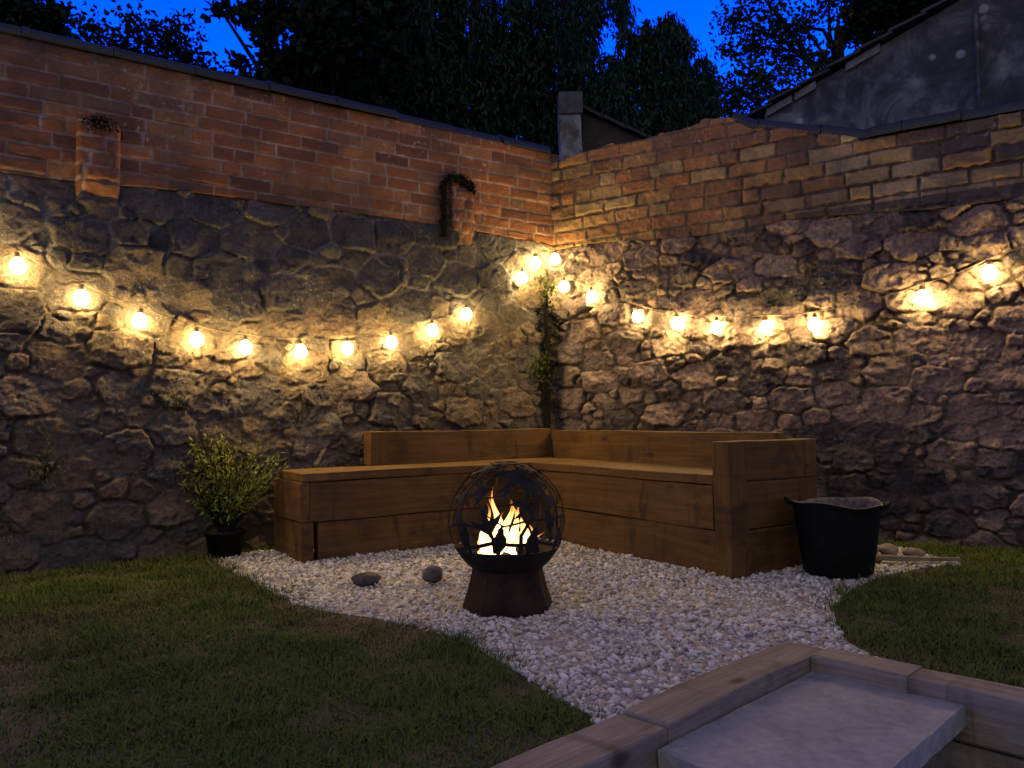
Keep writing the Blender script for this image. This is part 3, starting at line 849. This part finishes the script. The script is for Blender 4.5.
# front boards of the left run
board('front_board', (L1-.045+.05, .06, .222), (-(L1-.045)/2+.025, .034, zs1-.111), wd, bench)
board('front_board', (L1-.10+.05, .06, .215), (-(L1-.10)/2+.025, .046, zs1-.226-.108), wd, bench)
board('end_board', (D1+.06, .05, .222), (-L1+.045-.027, (D1+.06)/2, zs1-.111), wd, bench, 'y')
board('end_board', (D1+.06, .07, .218), (-L1+.036, (D1+.06)/2, zs1-.226-.109), wd, bench, 'y')
# seat planks
board('seat_plank', (L1+D2-.005, D1*.5, .048), ((D2-L1)/2, D1*.25-.008, HS-.024), wd, bench, wob=.0015)
board('seat_plank', (L1+D2-.005, D1*.5-.002, .048), ((D2-L1)/2, D1*.75-.004, HS-.0245), wd, bench, wob=.0015)
board('seat_plank', (L2-.012, D2*.5, .048), (D2*.25-.008, -L2/2-.012, HS-.024), wd, bench, 'y', wob=.0015)
board('seat_plank', (L2-.012, D2*.5-.002, .048), (D2*.75-.004, -L2/2-.012, HS-.0245), wd, bench, 'y', wob=.0015)
# front boards of the right run
board('front_board', (L2-.005, .06, .222), (.034, -L2/2, zs1-.111), wd, bench, 'y')
board('front_board', (L2-.005, .06, .215), (.044, -L2/2, zs1-.226-.108), wd, bench, 'y')
# backrests
board('backrest', (LB, BT, HB-HS+.06), (D2-LB/2, D1+BT/2, (HB+HS-.06)/2), wd, bench)
board('backrest', (L2+D1-.004, BT, HB-.012-HS+.06), (D2+BT/2+.002, (D1-L2+.004)/2, (HB-.012+HS-.06)/2), wd, bench, 'y')
bp_ = board('back_post', (HB-HS+.005, .128, BT+.02), (D2-LB-.067, D1+BT/2-.004, (HB+HS)/2+.003), wd, bench); bp_.rotation_euler = (rad(90), rad(-90), 0)
board('back_panel', (L1+D2, .05, HS-.08), ((D2-L1)/2, D1+.06, (HS-.08)/2), wd, bench)
board('back_panel', (L2+D1, .05, HS-.08), (D2+.06, (D1-L2)/2, (HS-.08)/2), wd, bench, 'y')
# post and arm at the right end
po = board('post', (HA+.01, .105, PW), (.052, -L2-PW/2, (HA+.01)/2-.01), wd, bench)
po.rotation_euler = (0, rad(-90), 0)
ay = -L2-.062
board('arm_board', (D2+.085, PW-.02, .2), (.107+(D2+.085)/2, ay, HA-.1), wd, bench)
board('arm_board', (D2+.085, PW-.024, .235), (.107+(D2+.085)/2, ay, HA-.203-.1175), wd, bench)
board('arm_board', (D2+.085, PW-.022, .24), (.107+(D2+.085)/2, ay, HA-.441-.12), wd, bench)
zn = simple('zinc', (.5, .5, .5), .4, .5, .8)
for y, z in ((-L2-PW+.02, HA-.02), (-L2-.02, HA-.035)):
    sc = MB(); sc.tube([(-.002, y, z), (.004, y, z)], .0045, 8); sc.build('screw_head', zn, bench)

# ------------------------------------------------------------------ sleepers and step slab
def fr_pt(i, j, z): p = NS-Ld*i+Le*j; return (p[0], p[1], z)
aA = math.atan2(Ld[1], Ld[0]); aB = math.atan2(Le[1], Le[0])
def sleeper(lab, i0, i1, j0, j1, ztop, h, along, gap=.0015):
    if along == 'A': me = board_mesh('timber_sleeper', i1-i0-gap, j1-j0, h, .007, 14, .004); rz = aA
    else: me = board_mesh('timber_sleeper', j1-j0-gap, i1-i0, h, .007, 14, .004); rz = aB
    o = link('timber_sleeper', me, M['sleeper_wood'], None, fr_pt((i0+i1)/2, (j0+j1)/2, ztop-h/2), rz)
    return tag(o, lab, 'sleeper', 'timber sleepers edging the sunken step')
sleeper('weathered sleeper between gravel and step slab, meeting the corner', 0, .884, 0, .14, .05, .148, 'A')
sleeper('weathered sleeper nearest the camera, running off the bottom edge beside the grass', .884, 3.0, 0, .142, .048, .148, 'A')
sleeper('short weathered sleeper at the far side of the step slab, butting the corner', 0, .115, .143, .43, .05, .148, 'B')
sleeper('long weathered sleeper along the right lawn, running off the right edge', 0, .117, .43, 2.6, .048, .148, 'B')
sleeper('buried sleeper under the one between gravel and slab', .004, 2.9, .004, .14, -.102, .148, 'A')
sleeper('dark sleeper one below the top on the right lawn side', .004, .117, .145, 2.5, -.102, .148, 'B')
sleeper('bottom sleeper on the right lawn side above the sunken patio', .006, .116, .15, 2.5, -.252, .148, 'B')
sleeper('bottom sleeper under the gravel side stack', .006, 2.9, .006, .14, -.252, .148, 'A')
# stone step slab
i0, i1, j0, j1 = .12, .935, .146, .578
bm = bmesh.new(); bmesh.ops.create_grid(bm, x_segments=60, y_segments=34, size=.5)
for v in bm.verts: v.co.x *= (i1-i0); v.co.y *= (j1-j0)
r = bmesh.ops.extrude_face_region(bm, geom=bm.faces[:])
for v in [q for q in r['geom'] if isinstance(q, bmesh.types.BMVert)]: v.co.z -= .055
for v in bm.verts:
    nx_, ny_ = v.co.x, v.co.y
    if v.co.z > -.02: v.co.z += .006*float(fbm(np.array([nx_*2]), np.array([ny_*6]), 1.5, 4)[0])
    if abs(abs(v.co.x)-(i1-i0)/2) < 1e-4 or abs(abs(v.co.y)-(j1-j0)/2) < 1e-4:
        k = .008*float(fbm(np.array([nx_+v.co.z]), np.array([ny_]), 11, 3)[0]); v.co.x -= abs(k)*np.sign(v.co.x); v.co.y -= abs(k)*np.sign(v.co.y)
bmesh.ops.recalc_face_normals(bm, faces=bm.faces[:])
me = bpy.data.meshes.new('step_slab'); bm.to_mesh(me); bm.free()
slab = link('step_slab', me, M['slab'], None, fr_pt((i0+i1)/2, (j0+j1)/2, .006), aA)
tag(slab, 'grey riven stone slab forming the step inside the sleeper corner', 'step')
rs = board('riser', (i1-i0-.05, j1-j0-.05, .34), (0.01, .015, -.227), simple('concrete_block', (.12, .11, .105), .9, .2, 0, nz=.4, scale=18), slab, bev=.01)

# ------------------------------------------------------------------ fire globe
FG = np.array([-.028, 3.33]); SR, SZ = .246, .370
fire = empty('fire_globe', (*FG, 0), 0, 'round steel fire globe of cut out birds on a rusty flared base, alight', 'fire pit')
m = MB(); m.lathe([(.0, .012), (.185, .012), (.192, .012), (.189, .03), (.170, .085), (.154, .15), (.147, .19), (.142, .19), (.0, .19)], 8)
m.build('base', M['rust'], fire, rz=rad(12))
prof = []
phR = rad(-29)
for k in range(15):
    a = rad(-88)+(phR-rad(-88))*k/14; prof.append((SR*math.cos(a), SZ+SR*math.sin(a)))
prof += [((SR+.004)*math.cos(phR), SZ+SR*math.sin(phR)+.004), ((SR-.008)*math.cos(phR), SZ+SR*math.sin(phR)+.004)]
for k in range(14, -1, -1):
    a = rad(-88)+(phR-rad(-88))*k/14; prof.append(((SR-.008)*math.cos(a), SZ+(SR-.008)*math.sin(a)))
m = MB(); m.lathe(prof, 56); m.build('bowl', M['black_steel'], fire, smooth=True)
# cut-out shell
NLO, NLA = 760, 300
lo = np.linspace(0, 2*np.pi, NLO, endpoint=False); la = np.linspace(phR, rad(89), NLA)
LO, LA = np.meshgrid(lo, la)
D = np.stack([np.cos(LA)*np.sin(LO), -np.cos(LA)*np.cos(LO), np.sin(LA)], 2)     # lon 0 faces the camera
tilt = rad(7.2)
def view_dir(cx, cy):       # from a place on the visible disc (unit radius) to a direction
    z = math.sqrt(max(.0, 1-cx*cx-cy*cy)); v = Vector((cx, -z, cy))
    return np.array((Matrix.Rotation(-tilt, 3, 'X') @ v)[:])
fly = [(1, .02), (.82, .14), (.55, .15), (.42, .3), (.1, .72), (-.42, 1.12), (-.2, .62), (-.1, .22), (-.45, .12), (-1.15, .34), (-.8, .03), (-1.2, -.18), (-.45, -.12), (-.12, -.2), (-.3, -.6), (-.6, -1.0), (.05, -.66), (.4, -.3), (.55, -.14), (.82, -.1)]
perch = [(.95, .06), (.72, .22), (.5, .24), (.2, .36), (-.2, .32), (-.6, .12), (-1.3, .1), (-1.25, -.08), (-.55, -.12), (-.15, -.34), (.25, -.34), (.5, -.16), (.75, -.1)]
def unit(v): return v/np.linalg.norm(v)
mask = np.zeros(LO.shape, bool)
def stamp(c, ang, size, poly):
    c = unit(np.array(c)); e1 = unit(np.cross([0, 0, 1.], c)); e2 = np.cross(c, e1)
    dn = D@c; a = (D@e1)/np.maximum(dn, .1); b = (D@e2)/np.maximum(dn, .1)
    ca, sa = math.cos(ang), math.sin(ang)
    p = (a*ca+b*sa)/size; q = (-a*sa+b*ca)/size
    return inpoly(p, q, poly) & (dn > .25)
def branch(cs, wd0, wd1):
    r = np.zeros(LO.shape, bool); P = []
    for i in range(len(cs)-1):
        for t in np.linspace(0, 1, 14, endpoint=False): P.append(unit(cs[i]*(1-t)+cs[i+1]*t))
    for k, p in enumerate(P):
        wdt = wd0+(wd1-wd0)*k/len(P)
        r |= (D@p) > math.cos(wdt*1.35)
    return r
q = lambda x, y: view_dir((x-310)/235., (318-y)/235.)
for x, y, a, s, pl in ((345, 165, 50, .36, fly), (225, 125, 25, .25, fly), (205, 215, 20, .22, fly), (432, 195, 120, .24, fly), (235, 335, -70, .26, fly), (375, 275, 60, .20, fly),
                       (285, 405, 80, .27, perch), (405, 410, 75, .28, perch), (150, 385, 75, .25, perch), (125, 320, 95, .2, perch), (475, 330, 100, .24, perch), (505, 400, 80, .22, perch),
                       (480, 250, 140, .18, fly), (130, 245, 60, .18, fly), (300, 100, 10, .16, fly), (395, 120, -20, .18, fly)):
    mask |= stamp(q(x, y), rad(a), s*(1.15 if y > 300 else 1.22), pl)
for pts, w0, w1 in (([(90, 430), (170, 422), (260, 405), (350, 415), (440, 405), (535, 420)], .03, .022), ([(540, 300), (470, 320), (400, 322), (300, 345), (230, 300)], .026, .012),
                    ([(80, 340), (140, 330), (200, 345), (262, 360)], .024, .012), ([(360, 440), (365, 380), (400, 320), (420, 250), (470, 190)], .03, .012),
                    ([(170, 440), (160, 380), (130, 300), (150, 220), (210, 150), (300, 110)], .028, .014), ([(520, 430), (505, 350), (500, 260), (450, 160), (380, 100)], .026, .014),
                    ([(265, 440), (255, 380), (240, 330)], .026, .012), ([(210, 240), (290, 235), (330, 215)], .015, .01)):
    mask |= branch([q(*p) for p in pts], w0, w1)
rr = random.Random(5)
for k in range(20):                 # the far half of the globe
    lon = rad(rr.uniform(95, 265)); lat = rad(rr.uniform(-22, 55))
    mask |= stamp((math.cos(lat)*math.sin(lon), -math.cos(lat)*math.cos(lon), math.sin(lat)), rr.uniform(0, 6.28), rr.uniform(.17, .26), fly if k % 2 else perch)
for k in range(7):
    lon = rad(95+28*k); cs = []
    for t in range(5):
        la_ = rad(-29+24*t); ln = lon+rad(14)*math.sin(t*1.7+k)
        cs.append(np.array([math.cos(la_)*math.sin(ln), -math.cos(la_)*math.cos(ln), math.sin(la_)]))
    mask |= branch(cs, .028, .012)
mask |= LA < phR+.035
topring = branch([np.array([.25*math.cos(t), .25*math.sin(t), .97]) for t in np.linspace(0, 6.2832, 9)], .028, .028)
mask |= topring
fm = mask[:-1, :] & mask[1:, :] & np.roll(mask, -1, 1)[:-1, :] & np.roll(mask, -1, 1)[1:, :]
ii, jj = np.nonzero(fm); j2 = (jj+1) % NLO
Fq = np.stack([ii*NLO+jj, ii*NLO+j2, (ii+1)*NLO+j2, (ii+1)*NLO+jj], 1)
us, inv = np.unique(Fq, return_inverse=True)
Vq = (D*SR+np.array([0, 0, SZ])).reshape(-1, 3)[us]
sh = link('bird_cutout_shell', mesh_np('bird_cutout_shell', Vq, inv.reshape(-1, 4)), M['black_steel'], fire, smooth=True)
md = sh.modifiers.new('thick', 'SOLIDIFY'); md.thickness = .004; md.offset = -1

# logs and flames inside
for k, (a, dx, dy, z, L) in enumerate(((.3, 0, .02, .19, .26), (2.0, -.02, -.02, .21, .24), (-.6, .03, .01, .235, .22))):
    m = MB(); v = Vector((math.cos(a), math.sin(a), .12 if k else -.05))*L/2
    m.tube([-v, -v*.4+Vector((.004, 0, .004)), v*.4, v], [.026, .03, .028, .024], 10)
    o = m.build('firewood', M['charred'], None, (FG[0]+dx, FG[1]+dy, z))
    tag(o, ('charred log lowest in the fire globe bowl', 'charred log crossing the bowl under the flames', 'topmost charred log tilted among the flames')[k], 'log', 'logs burning in the fire globe')
em = R.uniform(-1, 1, (90, 2)); em = em[(em**2).sum(1) < .9]*.115
tag(link('embers', pebbles('embers', FG[0]+em[:, 0], FG[1]+em[:, 1], .165+R.random(len(em))*.03, R.uniform(.008, .016, len(em))), M['ember']), 'glowing orange embers in the bottom of the globe', 'embers', kind='stuff')
flames = empty('fire', (FG[0], FG[1], .19), 0, 'bright yellow white flames burning inside the bird globe', 'fire')
def flame(dx, dy, h, r, sw, ph, z0=0.):
    nz, na = 22, 14; Vt = []; H = []
    for i in range(nz):
        t = i/(nz-1); env = (t/.22)**.6 if t < .22 else max(0., 1-((t-.22)/.78)**1.15)
        cx = dx+sw*t*t*.5+.022*math.sin(t*7+ph)*t; cy = dy+.02*math.cos(t*6+ph*1.3)*t
        for k in range(na):
            a = 2*math.pi*k/na; w_ = 1+.22*math.sin(3*a+ph+t*6)
            rr_ = r*env*w_+.0006
            Vt.append((cx+rr_*math.cos(a), cy+rr_*.7*math.sin(a), z0+h*t))
            H.append(max(0, min(1, 1.08-1.1*t**1.25+.1*math.sin(a*2+ph))))
    i = np.arange(nz-1)[:, None]*na+np.arange(na)[None]; i2 = np.arange(nz-1)[:, None]*na+(np.arange(na)[None]+1) % na
    Fq = np.stack([i, i2, i2+na, i+na], 2).reshape(-1, 4)
    link('flame', mesh_np('flame', Vt, Fq, {'glowing': H}), M['flame'], flames, smooth=True)
rf = random.Random(3)
for k, (dx, h_, r_) in enumerate(((-.095, .2, .02), (-.085, .15, .024), (-.06, .22, .024), (-.04, .17, .034), (-.03, .25, .026), (-.012, .21, .034), (.01, .16, .04), (.03, .2, .03), (.05, .16, .04), (.075, .19, .024), (.09, .13, .028), (.11, .09, .02), (-.115, .08, .016))):
    flame(dx, rf.uniform(-.04, .04), h_*1.22, r_*.72, rf.uniform(-.04, .06), rf.uniform(0, 6), .01)
    flame(dx+.01, rf.uniform(-.04, .04), h_*.8, r_*.6, rf.uniform(-.06, .06), rf.uniform(0, 6), .01)

# ------------------------------------------------------------------ string lights
def string(label, pos, wallfn, hooks_end):
    root = empty('string_light', tuple(wallfn(pos[0][0], pos[0][1]+.09, .07)), 0, label, 'string lights')
    b0 = np.array(root.location)
    W = MB(); pts = []
    for k, (s, z) in enumerate(pos):
        p = wallfn(s, z, .055+random.uniform(-.006, .008))-b0
        top = p+np.array([0, 0, .072])
        pts.append(top)
        tx_, ty_ = random.uniform(-.12, .12), random.uniform(-.1, .1)
        bl = MB(); bl.lathe([(.0005, -.046), (.018, -.042), (.031, -.029), (.0375, -.010), (.037, .006), (.031, .021), (.022, .033), (.015, .040), (.0005, .041)], 16)
        bo = bl.build('bulb', M['bulb'], root, tuple(p), smooth=True); bo.rotation_euler = (tx_, ty_, 0)
        so_ = MB(); so_.lathe([(.0005, .041), (.0165, .037), (.0165, .044), (.0155, .053), (.0135, .06), (.011, .068), (.005, .072), (.0005, .072)], 14)
        so_.build('socket', M['socket'], bo, smooth=True)
    for e in hooks_end: pts.append(wallfn(*e, .05)-b0)
    full = []
    for a, b in zip(pts[:-1], pts[1:]):
        L = np.linalg.norm(b-a)
        for t in np.linspace(0, 1, 9, endpoint=False): full.append(a*(1-t)+b*t-np.array([0, 0, .16*L*t*(1-t)-.012]))
    full.append(pts[-1]+np.array([0, 0, .012]))
    W.tube([tuple(p) for p in full], .003, 6)
    W.build('wire', M['socket'], root, smooth=True)
string('string of glowing warm bulbs sagging along the left stone wall into the corner',
       [(3.901, 1.8), (3.566, 1.63), (3.267, 1.483), (2.977, 1.374), (2.67, 1.28), (2.387, 1.245), (2.046, 1.233), (1.732, 1.265), (1.418, 1.318), (1.104, 1.416), (.827, 1.546), (.324, 1.86), (.20, 1.985)], onL, [(.05, 2.12)])
string('string of glowing warm bulbs along the right stone wall, with a gap near its middle',
       [(.05, 2.03), (.128, 1.806), (.366, 1.707), (.735, 1.527), (1.03, 1.454), (1.317, 1.405), (1.648, 1.382), (1.958, 1.379), (2.582, 1.497), (2.936, 1.611), (3.344, 1.773)], onR, [(3.8, 2.0)])

# ------------------------------------------------------------------ tub, plants, stones
tub = empty('tub', (1.607, 3.93, .012), 0, 'black rubber garden tub with dusty rim standing beside the bench arm', 'tub')
m = MB(); prof = [(.0, .0), (.148, .0), (.163, .012), (.182, .15), (.199, .3), (.205, .335), (.211, .343), (.209, .349)]
m.lathe(prof, 48); m.build('body', M['plastic'], tub, smooth=True)
m = MB(); m.lathe([(.209, .349), (.201, .35), (.197, .33), (.178, .15), (.155, .02), (.0, .02)], 48); m.build('inside', M['plastic_rim'], tub, smooth=True)
for sgn in (1, -1):
    m = MB(); a0 = rad(-25) if sgn > 0 else rad(155)
    pt = []
    for t in np.linspace(-1, 1, 11):
        a = a0+t*.28; rr_ = .206+.028*(1-t*t)**.5; pt.append((rr_*math.cos(a), rr_*math.sin(a), .335+.022*(1-t*t)))
    m.tube(pt, .011, 8); m.build('handle', M['plastic'], tub, smooth=True)

for o_ in tub.children:                      # the soft rubber has lost its round shape
    for v in o_.data.vertices:
        a = math.atan2(v.co.y, v.co.x); kk = max(0, v.co.z/.35)**2
        v.co.z += kk*(.010*math.sin(2*a+.6)+.005*math.sin(5*a)); f_ = 1+kk*.035*math.sin(2*a+1.2); v.co.x *= f_; v.co.y *= 2-f_
pot = empty('potted_shrub', (-1.70, 4.66, -.035), 0, 'bushy yellow green shrub in a black pot by the left end of the bench', 'plant')
m = MB(); m.lathe([(0, 0), (.085, 0), (.11, .17), (.118, .17), (.118, .19), (.108, .19), (.104, .16), (0, .16)], 28); m.build('pot', M['plastic'], pot, smooth=True)
sm = MB(); Ps = []; Ds = []
for k in range(70):
    a = random.uniform(0, 6.28); sp = random.uniform(.05, .30); hh = random.uniform(.2, .58)*(1-.5*max(0, sp-.2))
    if k < 9: a = random.uniform(-.5, .4); sp = random.uniform(.24, .34); hh = random.uniform(.3, .48)
    if 9 <= k < 17: a = random.uniform(1.5, 4.5); sp = random.uniform(.02, .12); hh = random.uniform(.5, .62)
    tip = np.array([sp*math.cos(a)*1.0, sp*math.sin(a)*.55, .16+hh]); st0 = np.array([.02*math.cos(a), .02*math.sin(a), .15])
    md_ = st0*.45+tip*.55+np.array([0, 0, .05]); pts = [st0, md_, tip]
    sm.tube([tuple(p) for p in pts], [.004, .003, .0015], 4, False)
    nl = 36
    t = R.uniform(.3, 1.02, nl)[:, None]
    ctr = (1-t)**2*st0+2*t*(1-t)*md_+t*t*tip
    Ps.append(ctr+R.normal(0, .012, (nl, 3))); dv = tip-md_; dv = dv/np.linalg.norm(dv)
    ra = R.normal(0, 1, (nl, 3)); Ds.append(dv[None]*.7+ra*.6)
sm.build('stems', M['bark'], pot)
P_ = np.concatenate(Ps); D_ = np.concatenate(Ds)
link('foliage', leaf_mesh('foliage', P_, .038, .3, dirs=D_), M['leaf_shrub'], pot)

def weed(label, wallfn, s, z, rs, rz, n, leaf, mat='leaf_weed', off=.03, name='wall_weed', cat='weed'):
    c = wallfn(s, z, off); root = empty(name, tuple(c), 0, label, cat)
    ds = np.clip(R.normal(0, .5, n), -1.1, 1.1); dz = np.clip(R.normal(0, .5, n), -1.1, 1.1)
    P = np.array([wallfn(s+rs*a, z+rz*b, off+abs(R.normal(0, .025))+.012) for a, b in zip(ds, dz)])-c
    link('foliage', leaf_mesh('foliage', P, leaf, .5), M[mat], root)
    sm = MB()
    for k in range(9):
        j = R.integers(0, n); e = P[j]
        sm.tube([(0, 0, -rz*.6), tuple(e*.5+np.array([0, 0, -.02])), tuple(e)], [.003, .002, .001], 4, False)
    sm.build('stems', M['bark'], root)
weed('yellow green weed sprouting high in the wall corner among the lit bulbs', onL, .10, 1.80, .1, .13, 170, .030)
weed('dark fern like weed in the wall corner just above the bench', onL, .15, 1.17, .13, .12, 260, .03)
weed('thin weed trailing in the right corner crevice below the bulbs', onR, .05, 1.36, .05, .3, 90, .024)
weed('sparse weed on the left wall above the shrub', onL, 2.76, .95, .16, .14, 80, .02)
weed('wispy weed low on the wall at the far left', onL, 3.43, .58, .1, .14, 110, .022)
weed('pale flowering weed on the wall over the bench end', onL, 2.06, .84, .06, .1, 60, .018)
# dark leafy strips and moss framing the brick stubs
def creeper(label, pts, wallfn, n, wid):
    global M
    c = wallfn(*pts[0], .03); root = empty('dark_strip', tuple(c), 0, label, 'creeper')
    sm = MB(); Q = [wallfn(*p, .035)-c for p in pts]
    sm.tube([tuple(p) for p in Q], [.028]+[.022]*(len(Q)-2)+[.01], 7); sm.build('stem', M['moss'], root)
    P = []
    for i in range(n):
        k = R.integers(0, len(Q)-1); t = R.random(); P.append(Q[k]*(1-t)+Q[k+1]*t+R.normal(0, wid, 3))
    link('foliage', leaf_mesh('foliage', np.array(P), .018, .5), M['moss'], root)
creeper('black leafy strip hooked round a brick stub near the wall corner', [(.985, 2.09), (.985, 2.3), (.99, 2.47), (.93, 2.53), (.84, 2.535), (.765, 2.50), (.75, 2.46)], onL, 1300, .016)
creeper('dark climber stem and moss running down the wall corner crevice to the bench', [(.10, .70), (.09, .95), (.11, 1.15), (.08, 1.4), (.1, 1.6), (.09, 1.75)], onL, 1500, .026)
weed('dark moss cap on top of the brick stub at far left', onL, 3.19, 2.455, .085, .04, 420, .016, 'moss', .078, 'moss_cap', 'moss')

def cobble(label, x, y, z, r, sq, mat='cobble', name='cobble', group=None):
    bm = bmesh.new(); bmesh.ops.create_icosphere(bm, subdivisions=4, radius=1)
    o_ = random.uniform(0, 50)
    for v in bm.verts:
        k = 1+.22*float(fbm(np.array([v.co.x+o_]), np.array([v.co.y+v.co.z*1.3]), 1.2, 3)[0])
        v.co = Vector((v.co.x*r*sq[0]*k, v.co.y*r*sq[1]*k, v.co.z*r*sq[2]*k))
    me = bpy.data.meshes.new(name); bm.to_mesh(me); bm.free()
    o = link(name, me, M[mat], None, (x, y, z), random.uniform(0, 3), True)
    return tag(o, label, 'stone', group)
cobble('flattish dark grey cobble lying on the gravel, left one of two', -.705, 3.77, .04, .06, (1.15, .8, .55), group='cobbles on the gravel')
cobble('rounder dark grey cobble lying on the gravel nearer the globe', -.389, 3.80, .05, .055, (1, .9, .75), group='cobbles on the gravel')
for k, (x, y, r, sq, lab) in enumerate(((1.98, 4.42, .055, (1.1, .8, .8), 'rounded brown stone at the wall foot just right of the tub'), (2.08, 4.40, .05, (1.1, .9, .7), 'second rounded stone from the tub at the wall foot'),
                                        (2.2, 4.36, .045, (1.3, .8, .6), 'flat stone furthest from the tub at the wall foot'), (1.93, 4.24, .04, (1.2, .8, .6), 'small stone in front of the wall foot stones beside the tub'))):
    cobble(lab, x, y, r*sq[2]*.8+.01, r, sq, 'rubble', 'loose_stone', 'loose stones at the foot of the right wall')
o = board('wood_offcut', (.2, .04, .025), (2.02, 4.16, .04), M['sleeper_wood'], None, rz=-.25, bev=.004)
tag(o, 'short pale wood offcut lying on gravel behind the tub', 'wood')
o = board('wood_batten', (.26, .022, .018), (2.19, 4.14, .035), M['sleeper_wood'], None, rz=-.2, bev=.003)
tag(o, 'long thin pale batten lying on the lawn edge right of the tub', 'wood')
